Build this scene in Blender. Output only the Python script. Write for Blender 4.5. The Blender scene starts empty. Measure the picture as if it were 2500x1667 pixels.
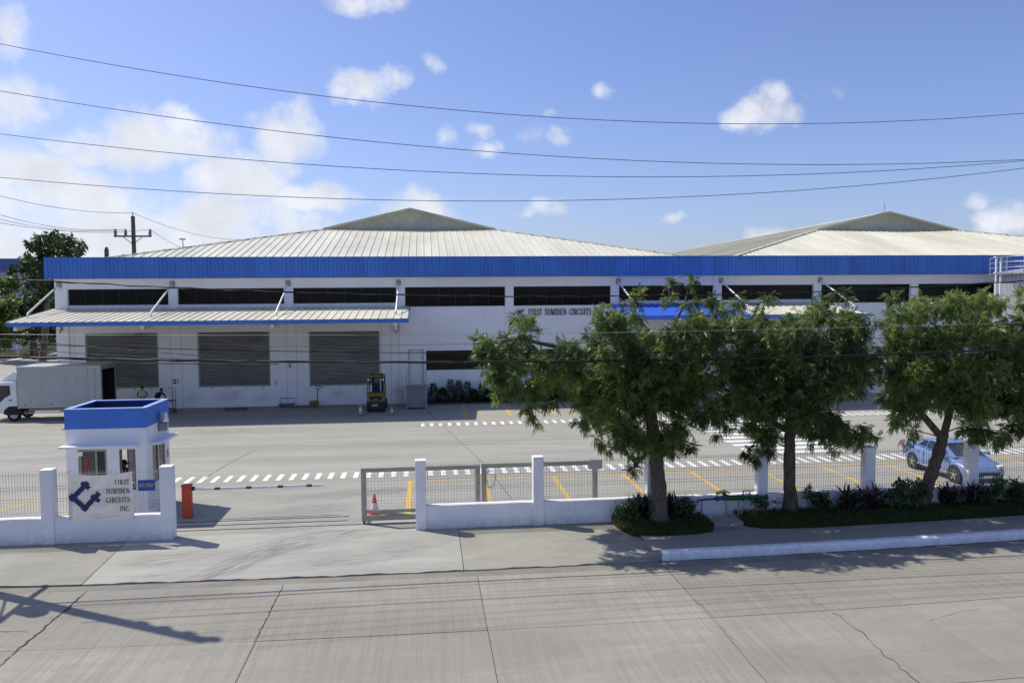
import bpy, math, random
import numpy as np
from mathutils import Matrix, Vector
random.seed(7); rng = np.random.default_rng(7)
S = bpy.context.scene
COL = S.collection
RAD = math.radians

# ------------------------------------------------------------------ camera
PITCH, ROLL, YAW, CAM_H, FPX = .0546, -.0081, .1088, 7.2, 1944.0
CY, SY = math.cos(YAW), math.sin(YAW)
def _w(X, Y, Z): return Vector((X*CY + Y*SY, -X*SY + Y*CY, Z))
_c, _s, _cp, _sp = math.cos(ROLL), math.sin(ROLL), math.cos(PITCH), math.sin(PITCH)
EX, EY, EB = _w(_c, _s*_sp, _s*_cp), _w(-_s, _c*_sp, _c*_cp), _w(0, -_cp, _sp)
cam = bpy.data.cameras.new('camera'); camo = bpy.data.objects.new('camera', cam); COL.objects.link(camo)
M = Matrix(((EX.x, EY.x, EB.x, 0), (EX.y, EY.y, EB.y, 0), (EX.z, EY.z, EB.z, CAM_H), (0, 0, 0, 1)))
camo.matrix_world = M
cam.sensor_width = 36; cam.lens = FPX/2500*36; cam.clip_end = 4000; cam.clip_start = .2
S.camera = camo
S.view_settings.view_transform = 'Standard'; S.view_settings.look = 'None'
S.view_settings.gamma = 1; S.view_settings.use_curve_mapping = False
S.view_settings.exposure = 0.09

# photo pixel (2500 x 1667) -> direction / point; the distance comes from the ground or from a plane v = const
def ray(x, y): return EX*(x-1250) + EY*(833.5-y) - EB*FPX
def G(x, y, z=0.0):
    r = ray(x, y); t = (z-CAM_H)/r.z; return Vector((r.x*t, r.y*t, z))
def V(x, y, v):
    r = ray(x, y); t = v/r.y; return Vector((r.x*t, v, CAM_H + r.z*t))

# ------------------------------------------------------------------ sky and sun
SHX, SHY = .66, -.385                       # shadow run per metre of height
ELEV = math.atan(1/math.hypot(SHX, SHY)); AZ = math.atan2(-SHX, -SHY)   # clockwise from +Y
W = bpy.data.worlds.new('World'); S.world = W; W.use_nodes = True
nt = W.node_tree; nt.nodes.clear()
def N(t, **k):
    n = nt.nodes.new(t)
    for a, b in k.items(): setattr(n, a, b)
    return n
def Lk(a, b): nt.links.new(a, b)
out = N('ShaderNodeOutputWorld')
sky = N('ShaderNodeTexSky', sky_type='NISHITA', sun_disc=False, sun_elevation=ELEV, sun_rotation=AZ % (2*math.pi),
        air_density=1.0, dust_density=1.2, ozone_density=3.4, altitude=0)
bg = N('ShaderNodeBackground'); bg.inputs['Strength'].default_value = .126
tint = N('ShaderNodeVectorMath', operation='MULTIPLY'); Lk(sky.outputs[0], tint.inputs[0]); tint.inputs[1].default_value = (.93, .915, 1.15); Lk(tint.outputs[0], bg.inputs['Color'])
tc = N('ShaderNodeTexCoord'); sep = N('ShaderNodeSeparateXYZ'); Lk(tc.outputs['Generated'], sep.inputs[0])
def mth(op, a, b=None, c=None, clamp=False):
    n = N('ShaderNodeMath', operation=op); n.use_clamp = clamp
    for i, q in enumerate((a, b, c)):
        if q is None: continue
        if isinstance(q, (int, float)): n.inputs[i].default_value = q
        else: Lk(q, n.inputs[i])
    return n.outputs[0]
azn = mth('ARCTAN2', sep.outputs[0], sep.outputs[1]); eln = mth('ARCSINE', sep.outputs[2])
cmb = N('ShaderNodeCombineXYZ'); Lk(azn, cmb.inputs[0]); Lk(eln, cmb.inputs[1])
nz = N('ShaderNodeTexNoise'); nz.inputs['Scale'].default_value = 13; nz.inputs['Detail'].default_value = 7
nz.inputs['Roughness'].default_value = .62; Lk(cmb.outputs[0], nz.inputs['Vector'])
nw = N('ShaderNodeTexNoise'); nw.inputs['Scale'].default_value = 16; nw.inputs['Detail'].default_value = 4; Lk(cmb.outputs[0], nw.inputs['Vector'])
wv = N('ShaderNodeVectorMath', operation='SUBTRACT'); Lk(nw.outputs['Color'], wv.inputs[0]); wv.inputs[1].default_value = (.5, .5, .5)
ws = N('ShaderNodeVectorMath', operation='MULTIPLY_ADD'); Lk(wv.outputs[0], ws.inputs[0]); ws.inputs[1].default_value = (.045, .04, 0); Lk(cmb.outputs[0], ws.inputs[2])
PUFFS = [(880,2,105,34,.9),(10,85,60,60,.75),(30,250,95,70,.8),(905,205,90,44,.85),(1065,160,30,26,.6),(395,335,150,65,1),(440,285,60,45,1),
 (230,365,105,42,.95),(700,335,85,75,.95),(730,295,35,50,.9),(40,410,110,50,1.0),(560,430,120,55,.95),(790,485,110,42,.95),(180,505,260,80,.85),
 (520,545,300,70,.8),(1010,512,100,45,.8),(1090,335,24,18,.55),(1170,315,44,20,.62),(1180,350,50,22,.55),(1360,332,42,32,.8),(1290,328,32,26,.45),
 (1475,230,30,24,.6),(1325,262,20,14,.5),(1860,278,80,42,1),(1885,240,40,40,1),(1640,525,44,19,.85),(1835,145,40,20,.3),(1990,548,50,16,.5),
 (1870,565,50,16,.45),(2465,540,60,38,.8),(2400,495,32,16,.5),(1310,512,50,24,.45),(2000,232,50,20,.22),(250,590,330,60,.8),(700,590,260,45,.7),(60,650,330,60,.75)]
mx = None
for x, y, rx, ry, s in PUFFS:
    d = ray(x, y).normalized(); a, e = math.atan2(d.x, d.y), math.asin(d.z); rx, ry = rx*1.25/FPX, ry*1.25/FPX
    q = N('ShaderNodeVectorMath', operation='MULTIPLY_ADD'); Lk(ws.outputs[0], q.inputs[0])
    q.inputs[1].default_value = (1/rx, 1/ry, 0); q.inputs[2].default_value = (-a/rx, -e/ry, 0)
    dt = N('ShaderNodeVectorMath', operation='DOT_PRODUCT'); Lk(q.outputs[0], dt.inputs[0]); Lk(q.outputs[0], dt.inputs[1])
    f = mth('MULTIPLY_ADD', dt.outputs['Value'], -s, s)
    mx = f if mx is None else mth('MAXIMUM', mx, f)
# the same kind of scattered clouds all round, beyond the part of the sky the photograph shows
ng = N('ShaderNodeTexNoise'); ng.inputs['Scale'].default_value = 3.2; ng.inputs['Detail'].default_value = 3; Lk(cmb.outputs[0], ng.inputs['Vector'])
gen = mth('MULTIPLY_ADD', ng.outputs['Fac'], 5.0, -2.9, clamp=False)
azc = mth('ABSOLUTE', mth('SUBTRACT', azn, YAW)); side = mth('MULTIPLY_ADD', azc, 6.0, -4.2, clamp=True)
up = mth('MULTIPLY_ADD', eln, 6.0, -2.8, clamp=True)
gen = mth('MULTIPLY_ADD', mth('SUBTRACT', 1.0, mth('MAXIMUM', side, up)), -3.0, gen)
mx = mth('MAXIMUM', mx, gen)
den = mth('ADD', mx, mth('MULTIPLY_ADD', nz.outputs['Fac'], 2.5, -1.33))
mr = N('ShaderNodeMapRange', interpolation_type='SMOOTHSTEP'); Lk(den, mr.inputs[0]); mr.inputs[1].default_value = .02; mr.inputs[2].default_value = .85
dens = mth('MULTIPLY', mr.outputs[0], .93)
cl = N('ShaderNodeBackground'); cl.inputs['Color'].default_value = (.90, .93, 1.0, 1)
cs = N('ShaderNodeMapRange'); Lk(nw.outputs['Fac'], cs.inputs[0]); cs.inputs[1].default_value = .3; cs.inputs[2].default_value = .7; cs.inputs[3].default_value = .76; cs.inputs[4].default_value = .96; Lk(cs.outputs[0], cl.inputs['Strength'])
mxs = N('ShaderNodeMixShader'); Lk(dens, mxs.inputs[0]); Lk(bg.outputs[0], mxs.inputs[1]); Lk(cl.outputs[0], mxs.inputs[2]); Lk(mxs.outputs[0], out.inputs[0])
sun = bpy.data.lights.new('sun', 'SUN'); sun.energy = 4.4; sun.angle = RAD(.53); sun.color = (1, .95, .85)
suno = bpy.data.objects.new('sun', sun); COL.objects.link(suno); suno.location = (-40, 40, 60)
suno.rotation_euler = Vector((SHX, SHY, -1)).to_track_quat('-Z', 'Y').to_euler()

# ------------------------------------------------------------------ materials
MATS = {}
class NB:
    """small helper for node materials"""
    def __init__(s, name):
        m = bpy.data.materials.new(name); m.use_nodes = True; s.m = m; s.t = m.node_tree
        s.p = s.t.nodes['Principled BSDF']; s.o = s.t.nodes['Material Output']; MATS[name] = m
    def n(s, t, **k):
        q = s.t.nodes.new(t)
        for a, b in k.items(): setattr(q, a, b)
        return q
    def l(s, a, b): s.t.links.new(a, b)
    def pos(s, scale=(1, 1, 1), obj=False):
        if obj: src = s.n('ShaderNodeTexCoord').outputs['Object']
        else: src = s.n('ShaderNodeNewGeometry').outputs['Position']
        v = s.n('ShaderNodeVectorMath', operation='MULTIPLY'); s.l(src, v.inputs[0]); v.inputs[1].default_value = scale
        return v.outputs[0]
    def noise(s, vec, scale, detail=4, rough=.55, lo=.35, hi=.65, dist=0):
        q = s.n('ShaderNodeTexNoise'); q.inputs['Scale'].default_value = scale; q.inputs['Detail'].default_value = detail
        q.inputs['Roughness'].default_value = rough; q.inputs['Distortion'].default_value = dist; s.l(vec, q.inputs['Vector'])
        r = s.n('ShaderNodeMapRange'); r.clamp = True; s.l(q.outputs['Fac'], r.inputs[0]); r.inputs[1].default_value = lo; r.inputs[2].default_value = hi
        return r.outputs[0]
    def mix(s, fac, a, b, mode='MIX'):
        q = s.n('ShaderNodeMix', data_type='RGBA', blend_type=mode)
        for i, v in ((0, fac), (6, a), (7, b)):
            if isinstance(v, (int, float)): q.inputs[i].default_value = v
            elif isinstance(v, tuple): q.inputs[i].default_value = (*v, 1)
            else: s.l(v, q.inputs[i])
        return q.outputs[2]
    def math(s, op, a, b=0.0, clamp=False):
        q = s.n('ShaderNodeMath', operation=op); q.use_clamp = clamp
        for i, v in enumerate((a, b)):
            if isinstance(v, (int, float)): q.inputs[i].default_value = v
            else: s.l(v, q.inputs[i])
        return q.outputs[0]
    def bump(s, h, strength=.3, dist=.01):
        b = s.n('ShaderNodeBump'); b.inputs['Strength'].default_value = strength; b.inputs['Distance'].default_value = dist
        s.l(h, b.inputs['Height']); s.l(b.outputs[0], s.p.inputs['Normal'])
    def col(s, c):
        if isinstance(c, tuple): s.p.inputs['Base Color'].default_value = (*c, 1)
        else: s.l(c, s.p.inputs['Base Color'])
    def set(s, rough=.7, metal=0, spec=.5):
        s.p.inputs['Roughness'].default_value = rough; s.p.inputs['Metallic'].default_value = metal; s.p.inputs['Specular IOR Level'].default_value = spec
        return s

def simple(name, c, rough=.6, metal=0, var=.12, scale=3.0, spec=.4, bump=0, bscale=60, stretch=(1, 1, 1), obj=False, rnd=0):
    b = NB(name).set(rough, metal, spec)
    p = b.pos(stretch, obj)
    k = b.noise(p, scale, 5, .6)
    c2 = tuple(max(0, x*(1-var)) for x in c); c1 = tuple(min(1, x*(1+var*.5)) for x in c)
    col = b.mix(k, c2, c1)
    if rnd:
        oi = b.n('ShaderNodeObjectInfo'); hs = b.n('ShaderNodeHueSaturation'); b.l(col, hs.inputs['Color'])
        v = b.math('ADD', b.math('MULTIPLY', oi.outputs['Random'], rnd), 1-rnd/2); b.l(v, hs.inputs['Value']); col = hs.outputs[0]
    b.col(col)
    if bump: b.bump(b.noise(p, bscale, 3, .6, 0, 1), bump, .01)
    return b.m

# concrete of the yard: pale, streaked along the building, scuffed and stained
def concrete(name, light, dark, stain, streak=(.06, .55, 1), rough=.9, fine=40, tines=None, marks=(), rnd=0):
    b = NB(name).set(rough, 0, .25)
    p1 = b.pos(streak); p2 = b.pos((1, 1, 1)); p3 = b.pos((.35, 2.2, 1))
    big = b.noise(p1, 1.1, 7, .66, .36, .64, .5); mid = b.noise(p3, 1.4, 7, .7, .36, .66, .6)
    c = b.mix(big, dark, light); c = b.mix(b.math('MULTIPLY', mid, .42), c, tuple(x*.62 for x in light))
    st = b.noise(p2, .33, 5, .65, .60, .78); c = b.mix(b.math('MULTIPLY', st, .5), c, stain)
    sk = b.noise(b.pos((.5, 4, 1)), 2.3, 6, .75, .64, .74); c = b.mix(b.math('MULTIPLY', sk, .45), c, tuple(x*.42 for x in dark))
    wp = b.noise(b.pos((.25, 1.5, 1)), 1.7, 6, .75, .62, .74); c = b.mix(b.math('MULTIPLY', wp, .5), c, tuple(min(1, x*1.32) for x in light))
    gr = b.noise(p2, fine, 3, .7, .2, .8); c = b.mix(b.math('MULTIPLY', gr, .34), c, tuple(x*.5 for x in light))
    if tines:
        tp = b.pos((1, .045, 1)); t1 = b.noise(tp, 9, 2, .5, .42, .60); t2 = b.noise(b.pos((1, .02, 1)), 22, 2, .5, .38, .62)
        am = b.noise(p2, .22, 3, .5, .35, .7)
        tt = b.math('MULTIPLY', b.math('ADD', b.math('MULTIPLY', t1, .55), b.math('MULTIPLY', t2, .45)), b.math('ADD', b.math('MULTIPLY', am, .7), .25))
        c = b.mix(b.math('MULTIPLY', tt, tines), c, tuple(x*.45 for x in light))
        sp = b.noise(p2, 16, 2, .5, .69, .73); c = b.mix(b.math('MULTIPLY', sp, .5), c, tuple(x*.35 for x in dark))
        b.bump(t2, .35, .004)
    else: b.bump(gr, .25, .004)
    for mx0, my0, ang, ln, wd, st_ in marks:
        d = b.n('ShaderNodeVectorMath', operation='SUBTRACT'); b.l(p2, d.inputs[0]); d.inputs[1].default_value = (mx0, my0, 0)
        r = b.n('ShaderNodeVectorRotate', rotation_type='Z_AXIS'); r.inputs['Angle'].default_value = -ang; b.l(d.outputs[0], r.inputs['Vector'])
        q = b.n('ShaderNodeVectorMath', operation='MULTIPLY'); b.l(r.outputs[0], q.inputs[0]); q.inputs[1].default_value = (1/ln, 1/wd, 0)
        le = b.n('ShaderNodeVectorMath', operation='LENGTH'); b.l(q.outputs[0], le.inputs[0]); f = b.math('SUBTRACT', 1.0, le.outputs['Value'], clamp=True)
        q2 = b.n('ShaderNodeVectorMath', operation='MULTIPLY'); b.l(r.outputs[0], q2.inputs[0]); q2.inputs[1].default_value = (.7, 9, 1)
        tn = b.noise(q2.outputs[0], 1.6, 5, .65, .42, .62); c = b.mix(b.math('MULTIPLY', b.math('MULTIPLY', b.math('MULTIPLY', f, 2.0, clamp=True), tn), st_), c, (.16, .155, .15))
    if rnd:
        oi = b.n('ShaderNodeObjectInfo'); hs = b.n('ShaderNodeHueSaturation'); b.l(c, hs.inputs['Color'])
        b.l(b.math('ADD', b.math('MULTIPLY', oi.outputs['Random'], rnd), 1-rnd/2), hs.inputs['Value']); c = hs.outputs[0]
    b.col(c); return b.m
concrete('yard_concrete', (.410, .398, .338), (.320, .311, .268), (.25, .242, .208), marks=[(-3.0, 29.6, .3, 3.5, .9, .7), (-1.2, 30.0, .1, 1.2, .5, .9), (-6.5, 30.8, .1, 3.4, .8, .7), (-4.5, 27.2, .6, 3, 1.2, .6), (-3.5, 25.8, .2, 3, .8, .6), (2, 40, .1, 9, 1.4, .45), (-9, 45, -.1, 8, 1.2, .45), (-14, 38, .08, 7, 1.4, .4), (-5, 36.5, -.05, 6, 1.0, .4), (8, 36.5, .05, 6, 1.0, .4)])
concrete('road_concrete', (.372, .352, .292), (.282, .266, .224), (.222, .208, .174), streak=(.12, .3, 1), tines=.52, rnd=.12)
concrete('gutter_concrete', (.29, .27, .225), (.20, .185, .155), (.13, .12, .10), streak=(.8, 1.5, 1))
concrete('apron_concrete', (.455, .443, .382), (.330, .320, .278), (.24, .23, .20), streak=(.16, .5, 1), marks=[(-5.2, 22.6, .85, 2.2, .6, 1.0), (-3.6, 24.2, .5, 3.0, .9, .9), (-2.0, 22.5, .15, 2.2, .5, .7), (-7.2, 23.2, .2, 1.9, .6, .7), (-6.8, 22.0, .05, 1.6, .35, .6), (-.6, 23.4, .1, 1.4, .6, .6)])
concrete('walk_concrete', (.385, .374, .308), (.30, .292, .24), (.25, .242, .20), streak=(.4, .4, 1))
simple('joint_dark', (.06, .057, .05), .95)
simple('ground_soil', (.20, .19, .15), .95, scale=.4)

b = NB('wall_white').set(.75, 0, .3)
p = b.pos(); k = b.noise(p, .5, 5, .6); dirt = b.noise(b.pos((1.6, 1, .16)), 1.3, 6, .7, .55, .8)
low = b.noise(b.pos((.35, 1, .8)), .8, 4, .6, .6, .78)
c = b.mix(k, (.80, .80, .81), (.86, .86, .87)); c = b.mix(b.math('MULTIPLY', dirt, .20), c, (.45, .43, .39)); c = b.mix(b.math('MULTIPLY', low, .12), c, (.55, .55, .55))
for u_, z_, ru, rz_, st_ in ((-13.2, .75, 1.3, .55, .6), (-15.5, .6, .7, .5, .35), (-6.0, .75, .9, .5, .5), (-1.9, .8, .5, .9, .6), (-19.5, .7, 1.2, .5, .4), (-11.0, .5, .8, .4, .35), (-9.1, 8.3, .3, .5, .5), (-16.6, 8.3, .3, .5, .5), (-23.7, 8.2, .3, .5, .45), (13.6, 8.3, .3, .5, .5), (21.1, 8.3, .3, .45, .5), (28.5, 8.3, .3, .5, .5)):
    d = b.n('ShaderNodeVectorMath', operation='MULTIPLY_ADD'); b.l(p, d.inputs[0]); d.inputs[1].default_value = (1/ru, 0, 1/rz_); d.inputs[2].default_value = (-u_/ru, 0, -z_/rz_)
    le = b.n('ShaderNodeVectorMath', operation='LENGTH'); b.l(d.outputs[0], le.inputs[0]); f = b.math('SUBTRACT', 1.0, le.outputs['Value'], clamp=True)
    c = b.mix(b.math('MULTIPLY', b.math('MULTIPLY', f, b.noise(p, 3, 5, .7, .3, .6)), st_), c, (.25, .23, .20))
b.col(c)
b.bump(b.noise(p, 35, 3, .6, 0, 1), .12, .005)
b = NB('fence_white').set(.8, 0, .25)
p = b.pos(); k = b.noise(p, 1.1, 5, .6); dirt = b.noise(b.pos((4, 4, .5)), 1.5, 6, .75, .55, .8)
c = b.mix(k, (.78, .78, .79), (.86, .86, .87)); c = b.mix(b.math('MULTIPLY', dirt, .30), c, (.40, .39, .36))
foot = b.n('ShaderNodeMapRange'); sx = b.n('ShaderNodeSeparateXYZ'); b.l(p, sx.inputs[0]); b.l(sx.outputs[2], foot.inputs[0])
foot.inputs[1].default_value = .34; foot.inputs[2].default_value = 0
c = b.mix(b.math('MULTIPLY', b.math('MULTIPLY', foot.outputs[0], b.noise(p, 5, 5, .7, .35, .65)), .55), c, (.36, .34, .30)); b.col(c)
b.bump(b.noise(p, 30, 4, .65, 0, 1), .25, .008)
simple('paint_white', (.80, .80, .79), .6, var=.1); simple('kerb_paint', (.80, .80, .81), .6, var=.16, scale=4, bump=.3, bscale=25)
simple('fascia_blue', (.056, .18, .57), .5, var=.14, scale=.8, rnd=.09, stretch=(1.5, 1, .35))
simple('booth_blue', (.06, .19, .62), .6, var=.07, scale=1.2)
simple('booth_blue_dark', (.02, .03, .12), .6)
simple('sheet_cream', (.665, .645, .51), .45, var=.16, scale=.35, rnd=.07, stretch=(1, .15, 1))
simple('gable_cream', (.50, .50, .40), .5, var=.12, scale=.6)
simple('sheet_blue', (.04, .13, .60), .4, var=.08, rnd=.05)
simple('shutter_grey', (.29, .29, .275), .45, .25, var=.25, scale=1.0, stretch=(.5, 1, 2), rnd=.15)
simple('steel_galv', (.45, .46, .46), .45, .55, var=.12); simple('steel_white', (.72, .72, .72), .45, .1, var=.08)
simple('steel_grey', (.30, .31, .31), .5, .3, var=.12); simple('gate_grey', (.36, .345, .29), .5, .2, var=.16, scale=2.5)
simple('wire_mesh', (.52, .52, .49), .5, .4, var=.15); simple('dark_metal', (.035, .035, .037), .5, .3)
simple('black', (.012, .012, .013), .6); simple('rubber', (.022, .022, .023), .85, var=.25, scale=8)
simple('navy', (.022, .030, .12), .5, var=.05); simple('text_dark', (.03, .03, .045), .6)
simple('sign_blue', (.03, .08, .42), .5); simple('sign_yellow', (.75, .52, .06), .6); simple('sign_green', (.03, .22, .10), .5)
for nm, lc in (('line_white', (.76, .76, .74)), ('line_yellow', (.64, .41, .05))):
    b = NB(nm).set(.85, 0, .25); p = b.pos(); w1 = b.noise(p, 7, 6, .75, .50, .70); w2 = b.noise(b.pos((.6, 3, 1)), 2.2, 5, .7, .52, .72)
    b.col(b.mix(b.math('MULTIPLY', b.math('MAXIMUM', w1, w2), .7), lc, (.36, .35, .30)))
simple('orange', (.55, .075, .025), .5, var=.12); simple('cone_red', (.75, .03, .018), .45, var=.1); simple('cone_grey', (.42, .33, .30), .6)
simple('stripe_red', (.22, .03, .03), .5)
simple('forklift_yellow', (.21, .14, .018), .45, var=.2, scale=4); simple('lamp_white', (.85, .85, .82), .3)
simple('truck_white', (.75, .76, .77), .35, var=.05); simple('truck_box', (.42, .44, .43), .5, .1, var=.07, scale=1.2)
simple('skin', (.22, .12, .075), .6); simple('cloth_dark', (.045, .022, .026), .9); simple('cloth_navy', (.02, .022, .035), .9)
simple('vest', (.55, .62, .28), .8, var=.3, scale=14); simple('hair', (.012, .01, .009), .7)
simple('wood', (.22, .16, .10), .85, var=.3, scale=6); simple('pole_brown', (.10, .075, .06), .9, var=.25, scale=2, stretch=(6, 6, .5))
simple('insulator', (.16, .15, .17), .35); simple('pipe_green', (.01, .095, .036), .45, var=.2, scale=8); simple('pipe_blue', (.05, .06, .22), .5)
simple('pipe_yellow', (.65, .45, .03), .5)
b = NB('banner_cloth').set(.8, 0, .2); b.col((.70, .69, .66)); tr = b.n('ShaderNodeBsdfTranslucent'); tr.inputs[0].default_value = (.66, .65, .60, 1)
mx_ = b.n('ShaderNodeMixShader'); mx_.inputs[0].default_value = .28; b.l(b.p.outputs[0], mx_.inputs[1]); b.l(tr.outputs[0], mx_.inputs[2]); b.l(mx_.outputs[0], b.o.inputs[0])
simple('far_wall', (.40, .46, .55), .7, var=.1); simple('far_blue', (.10, .17, .36), .6); simple('tank_steel', (.40, .41, .43), .45, .3, var=.14, stretch=(3, 3, .3))
simple('terracotta', (.20, .12, .10), .8); simple('chrome', (.6, .6, .6), .2, .9); simple('bed_soil', (.075, .06, .04), .95, var=.3, scale=5)
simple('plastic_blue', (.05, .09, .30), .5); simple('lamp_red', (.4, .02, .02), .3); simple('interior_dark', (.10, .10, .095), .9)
simple('wire_blue', (.05, .055, .075), .5); simple('notice_red', (.35, .05, .04), .6)
def glass(name, c, rough=.06, spec=.6, streak=.3):
    b = NB(name).set(rough, 0, spec); k = b.noise(b.pos((.5, 1, 1.2)), .9, 4, .6, .4, .7)
    b.col(b.mix(b.math('MULTIPLY', k, streak), c, tuple(x*2.4+.012 for x in c))); return b.m
glass('window_glass', (.0035, .0033, .0035), .10, .22, .22); glass('car_glass', (.02, .03, .04), .04, .8); glass('truck_glass', (.01, .012, .014), .05, .7)
b = NB('car_paint').set(.3, .08, .5); b.col(b.mix(b.noise(b.pos(), 2, 3), (.15, .235, .45), (.17, .255, .48))); b.p.inputs['Coat Weight'].default_value = .6; b.p.inputs['Coat Roughness'].default_value = .08
b = NB('bark').set(.95, 0, .15)
p = b.pos((5, 5, .9)); k = b.noise(p, 2.2, 7, .7, .3, .7, .5); ms = b.noise(b.pos(), 1.6, 4, .6, .5, .7)
c = b.mix(k, (.055, .043, .033), (.21, .17, .13)); c = b.mix(b.math('MULTIPLY', ms, .35), c, (.16, .155, .14)); b.col(c); b.bump(k, .9, .03)
def leafmat(name, dark, mid, light, trans=.35, rough=.42, spec=.45):
    b = NB(name).set(rough, 0, spec)
    a = b.n('ShaderNodeAttribute', attribute_name='tint'); r = b.n('ShaderNodeValToRGB'); b.l(a.outputs['Fac'], r.inputs[0])
    e = r.color_ramp.elements; e[0].color = (*dark, 1); e[1].color = (*light, 1); m = e.new(.55); m.color = (*mid, 1)
    b.l(r.outputs[0], b.p.inputs['Base Color'])
    tr = b.n('ShaderNodeBsdfTranslucent'); hs = b.n('ShaderNodeHueSaturation'); hs.inputs['Value'].default_value = 1.5; hs.inputs['Saturation'].default_value = 1.1; hs.inputs['Hue'].default_value = .488
    b.l(r.outputs[0], hs.inputs['Color']); b.l(hs.outputs[0], tr.inputs[0])
    mx = b.n('ShaderNodeMixShader'); mx.inputs[0].default_value = trans; b.l(b.p.outputs[0], mx.inputs[1]); b.l(tr.outputs[0], mx.inputs[2]); b.l(mx.outputs[0], b.o.inputs[0])
    return b.m
leafmat('leaf_neem', (.038, .068, .021), (.098, .152, .040), (.205, .262, .072), .42)
leafmat('leaf_far', (.025, .042, .018), (.05, .08, .026), (.09, .13, .035), .2, .6)
leafmat('leaf_shrub', (.025, .052, .016), (.05, .10, .025), (.10, .17, .04), .3)
leafmat('leaf_purple', (.018, .012, .014), (.035, .022, .022), (.06, .045, .03), .15)
leafmat('grass_blade', (.035, .06, .015), (.07, .10, .025), (.14, .16, .05), .25, .7, .2)

# ------------------------------------------------------------------ mesh helpers
class MB:
    def __init__(s): s.v = []; s.f = []; s.mi = []; s.m = 0
    def add(s, vs, fs):
        o = len(s.v); s.v += [tuple(x) for x in vs]; s.f += [tuple(i+o for i in f) for f in fs]; s.mi += [s.m]*len(fs); return s
    def poly(s, *pts): return s.add(pts, [tuple(range(len(pts)))])
    def box(s, x0, x1, y0, y1, z0, z1):
        vs = [(x, y, z) for x in (x0, x1) for y in (y0, y1) for z in (z0, z1)]
        return s.add(vs, [(0, 1, 3, 2), (4, 6, 7, 5), (0, 4, 5, 1), (2, 3, 7, 6), (0, 2, 6, 4), (1, 5, 7, 3)])
    def bar(s, a, b, w, h=None, up=(0, 0, 1)):
        h = h or w; a, b = Vector(a), Vector(b); d = (b-a).normalized(); u = Vector(up)
        if abs(d.dot(u)) > .99: u = Vector((1, 0, 0))
        x = d.cross(u).normalized()*(w/2); y = x.cross(d).normalized()*(h/2)
        vs = [p+i*x+j*y for p in (a, b) for i, j in ((-1, -1), (1, -1), (1, 1), (-1, 1))]
        return s.add(vs, [(0, 1, 2, 3), (7, 6, 5, 4), (0, 4, 5, 1), (1, 5, 6, 2), (2, 6, 7, 3), (3, 7, 4, 0)])
    def tube(s, path, r, n=8, cap=True):
        path = [Vector(p) for p in path]; rs = r if isinstance(r, (list, tuple)) else [r]*len(path)
        ref = None; rings = []; vs = []
        for i, p in enumerate(path):
            d = (path[min(i+1, len(path)-1)] - path[max(i-1, 0)]).normalized()
            if ref is None: ref = Vector((0, 0, 1)) if abs(d.z) < .9 else Vector((1, 0, 0))
            x = d.cross(ref).normalized(); y = x.cross(d).normalized(); ref = y
            vs += [p + rs[i]*(math.cos(2*math.pi*k/n)*x + math.sin(2*math.pi*k/n)*y) for k in range(n)]
        fs = []
        for i in range(len(path)-1):
            for k in range(n): fs.append((i*n+k, i*n+(k+1) % n, (i+1)*n+(k+1) % n, (i+1)*n+k))
        if cap: fs += [tuple(range(n-1, -1, -1)), tuple((len(path)-1)*n+k for k in range(n))]
        return s.add(vs, fs)
    def cyl(s, a, b, r, n=16): return s.tube([a, b], r, n)
    def lathe(s, prof, n=20, c=(0, 0, 0)):
        vs = [(c[0]+r*math.cos(2*math.pi*k/n), c[1]+r*math.sin(2*math.pi*k/n), c[2]+z) for r, z in prof for k in range(n)]
        fs = [(i*n+k, i*n+(k+1) % n, (i+1)*n+(k+1) % n, (i+1)*n+k) for i in range(len(prof)-1) for k in range(n)]
        fs += [tuple(range(n-1, -1, -1)), tuple((len(prof)-1)*n+k for k in range(n))]
        return s.add(vs, fs)
    def prism(s, pts, axis, a, b):
        """extrude a polygon (2-D pts) along axis 'x','y','z' from a to b"""
        f = {'x': lambda p, t: (t, p[0], p[1]), 'y': lambda p, t: (p[0], t, p[1]), 'z': lambda p, t: (p[0], p[1], t)}[axis]
        n = len(pts); vs = [f(p, a) for p in pts] + [f(p, b) for p in pts]
        return s.add(vs, [tuple(range(n-1, -1, -1)), tuple(range(n, 2*n))] + [(i, (i+1) % n, n+(i+1) % n, n+i) for i in range(n)])
    def mesh(s, name, mats, smooth=False):
        me = bpy.data.meshes.new(name); me.from_pydata(s.v, [], s.f)
        for m in (mats if isinstance(mats, (list, tuple)) else [mats]): me.materials.append(MATS[m])
        if isinstance(mats, (list, tuple)) and len(mats) > 1: me.polygons.foreach_set('material_index', s.mi)
        if smooth:
            me.polygons.foreach_set('use_smooth', [True]*len(me.polygons)); me.update(); me.set_sharp_from_angle(angle=RAD(smooth if smooth > 1 else 40))
        me.update(); return me
    def build(s, name, mats, parent=None, smooth=False, bevel=0, world=True):
        o = bpy.data.objects.new(name, s.mesh(name, mats, smooth)); link(o, parent, world)
        if bevel:
            m = o.modifiers.new('bevel', 'BEVEL'); m.width = bevel; m.segments = 2; m.limit_method = 'ANGLE'; m.angle_limit = RAD(40)
        return o
WLOC = {}
def link(o, parent=None, world=True):
    COL.objects.link(o)
    if parent is not None:
        o.parent = parent
        if world: o.matrix_parent_inverse = WLOC.get(parent, Matrix.Identity(4))
        WLOC[o] = WLOC.get(parent, Matrix.Identity(4)) if not world else Matrix.Identity(4)
    return o
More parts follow.
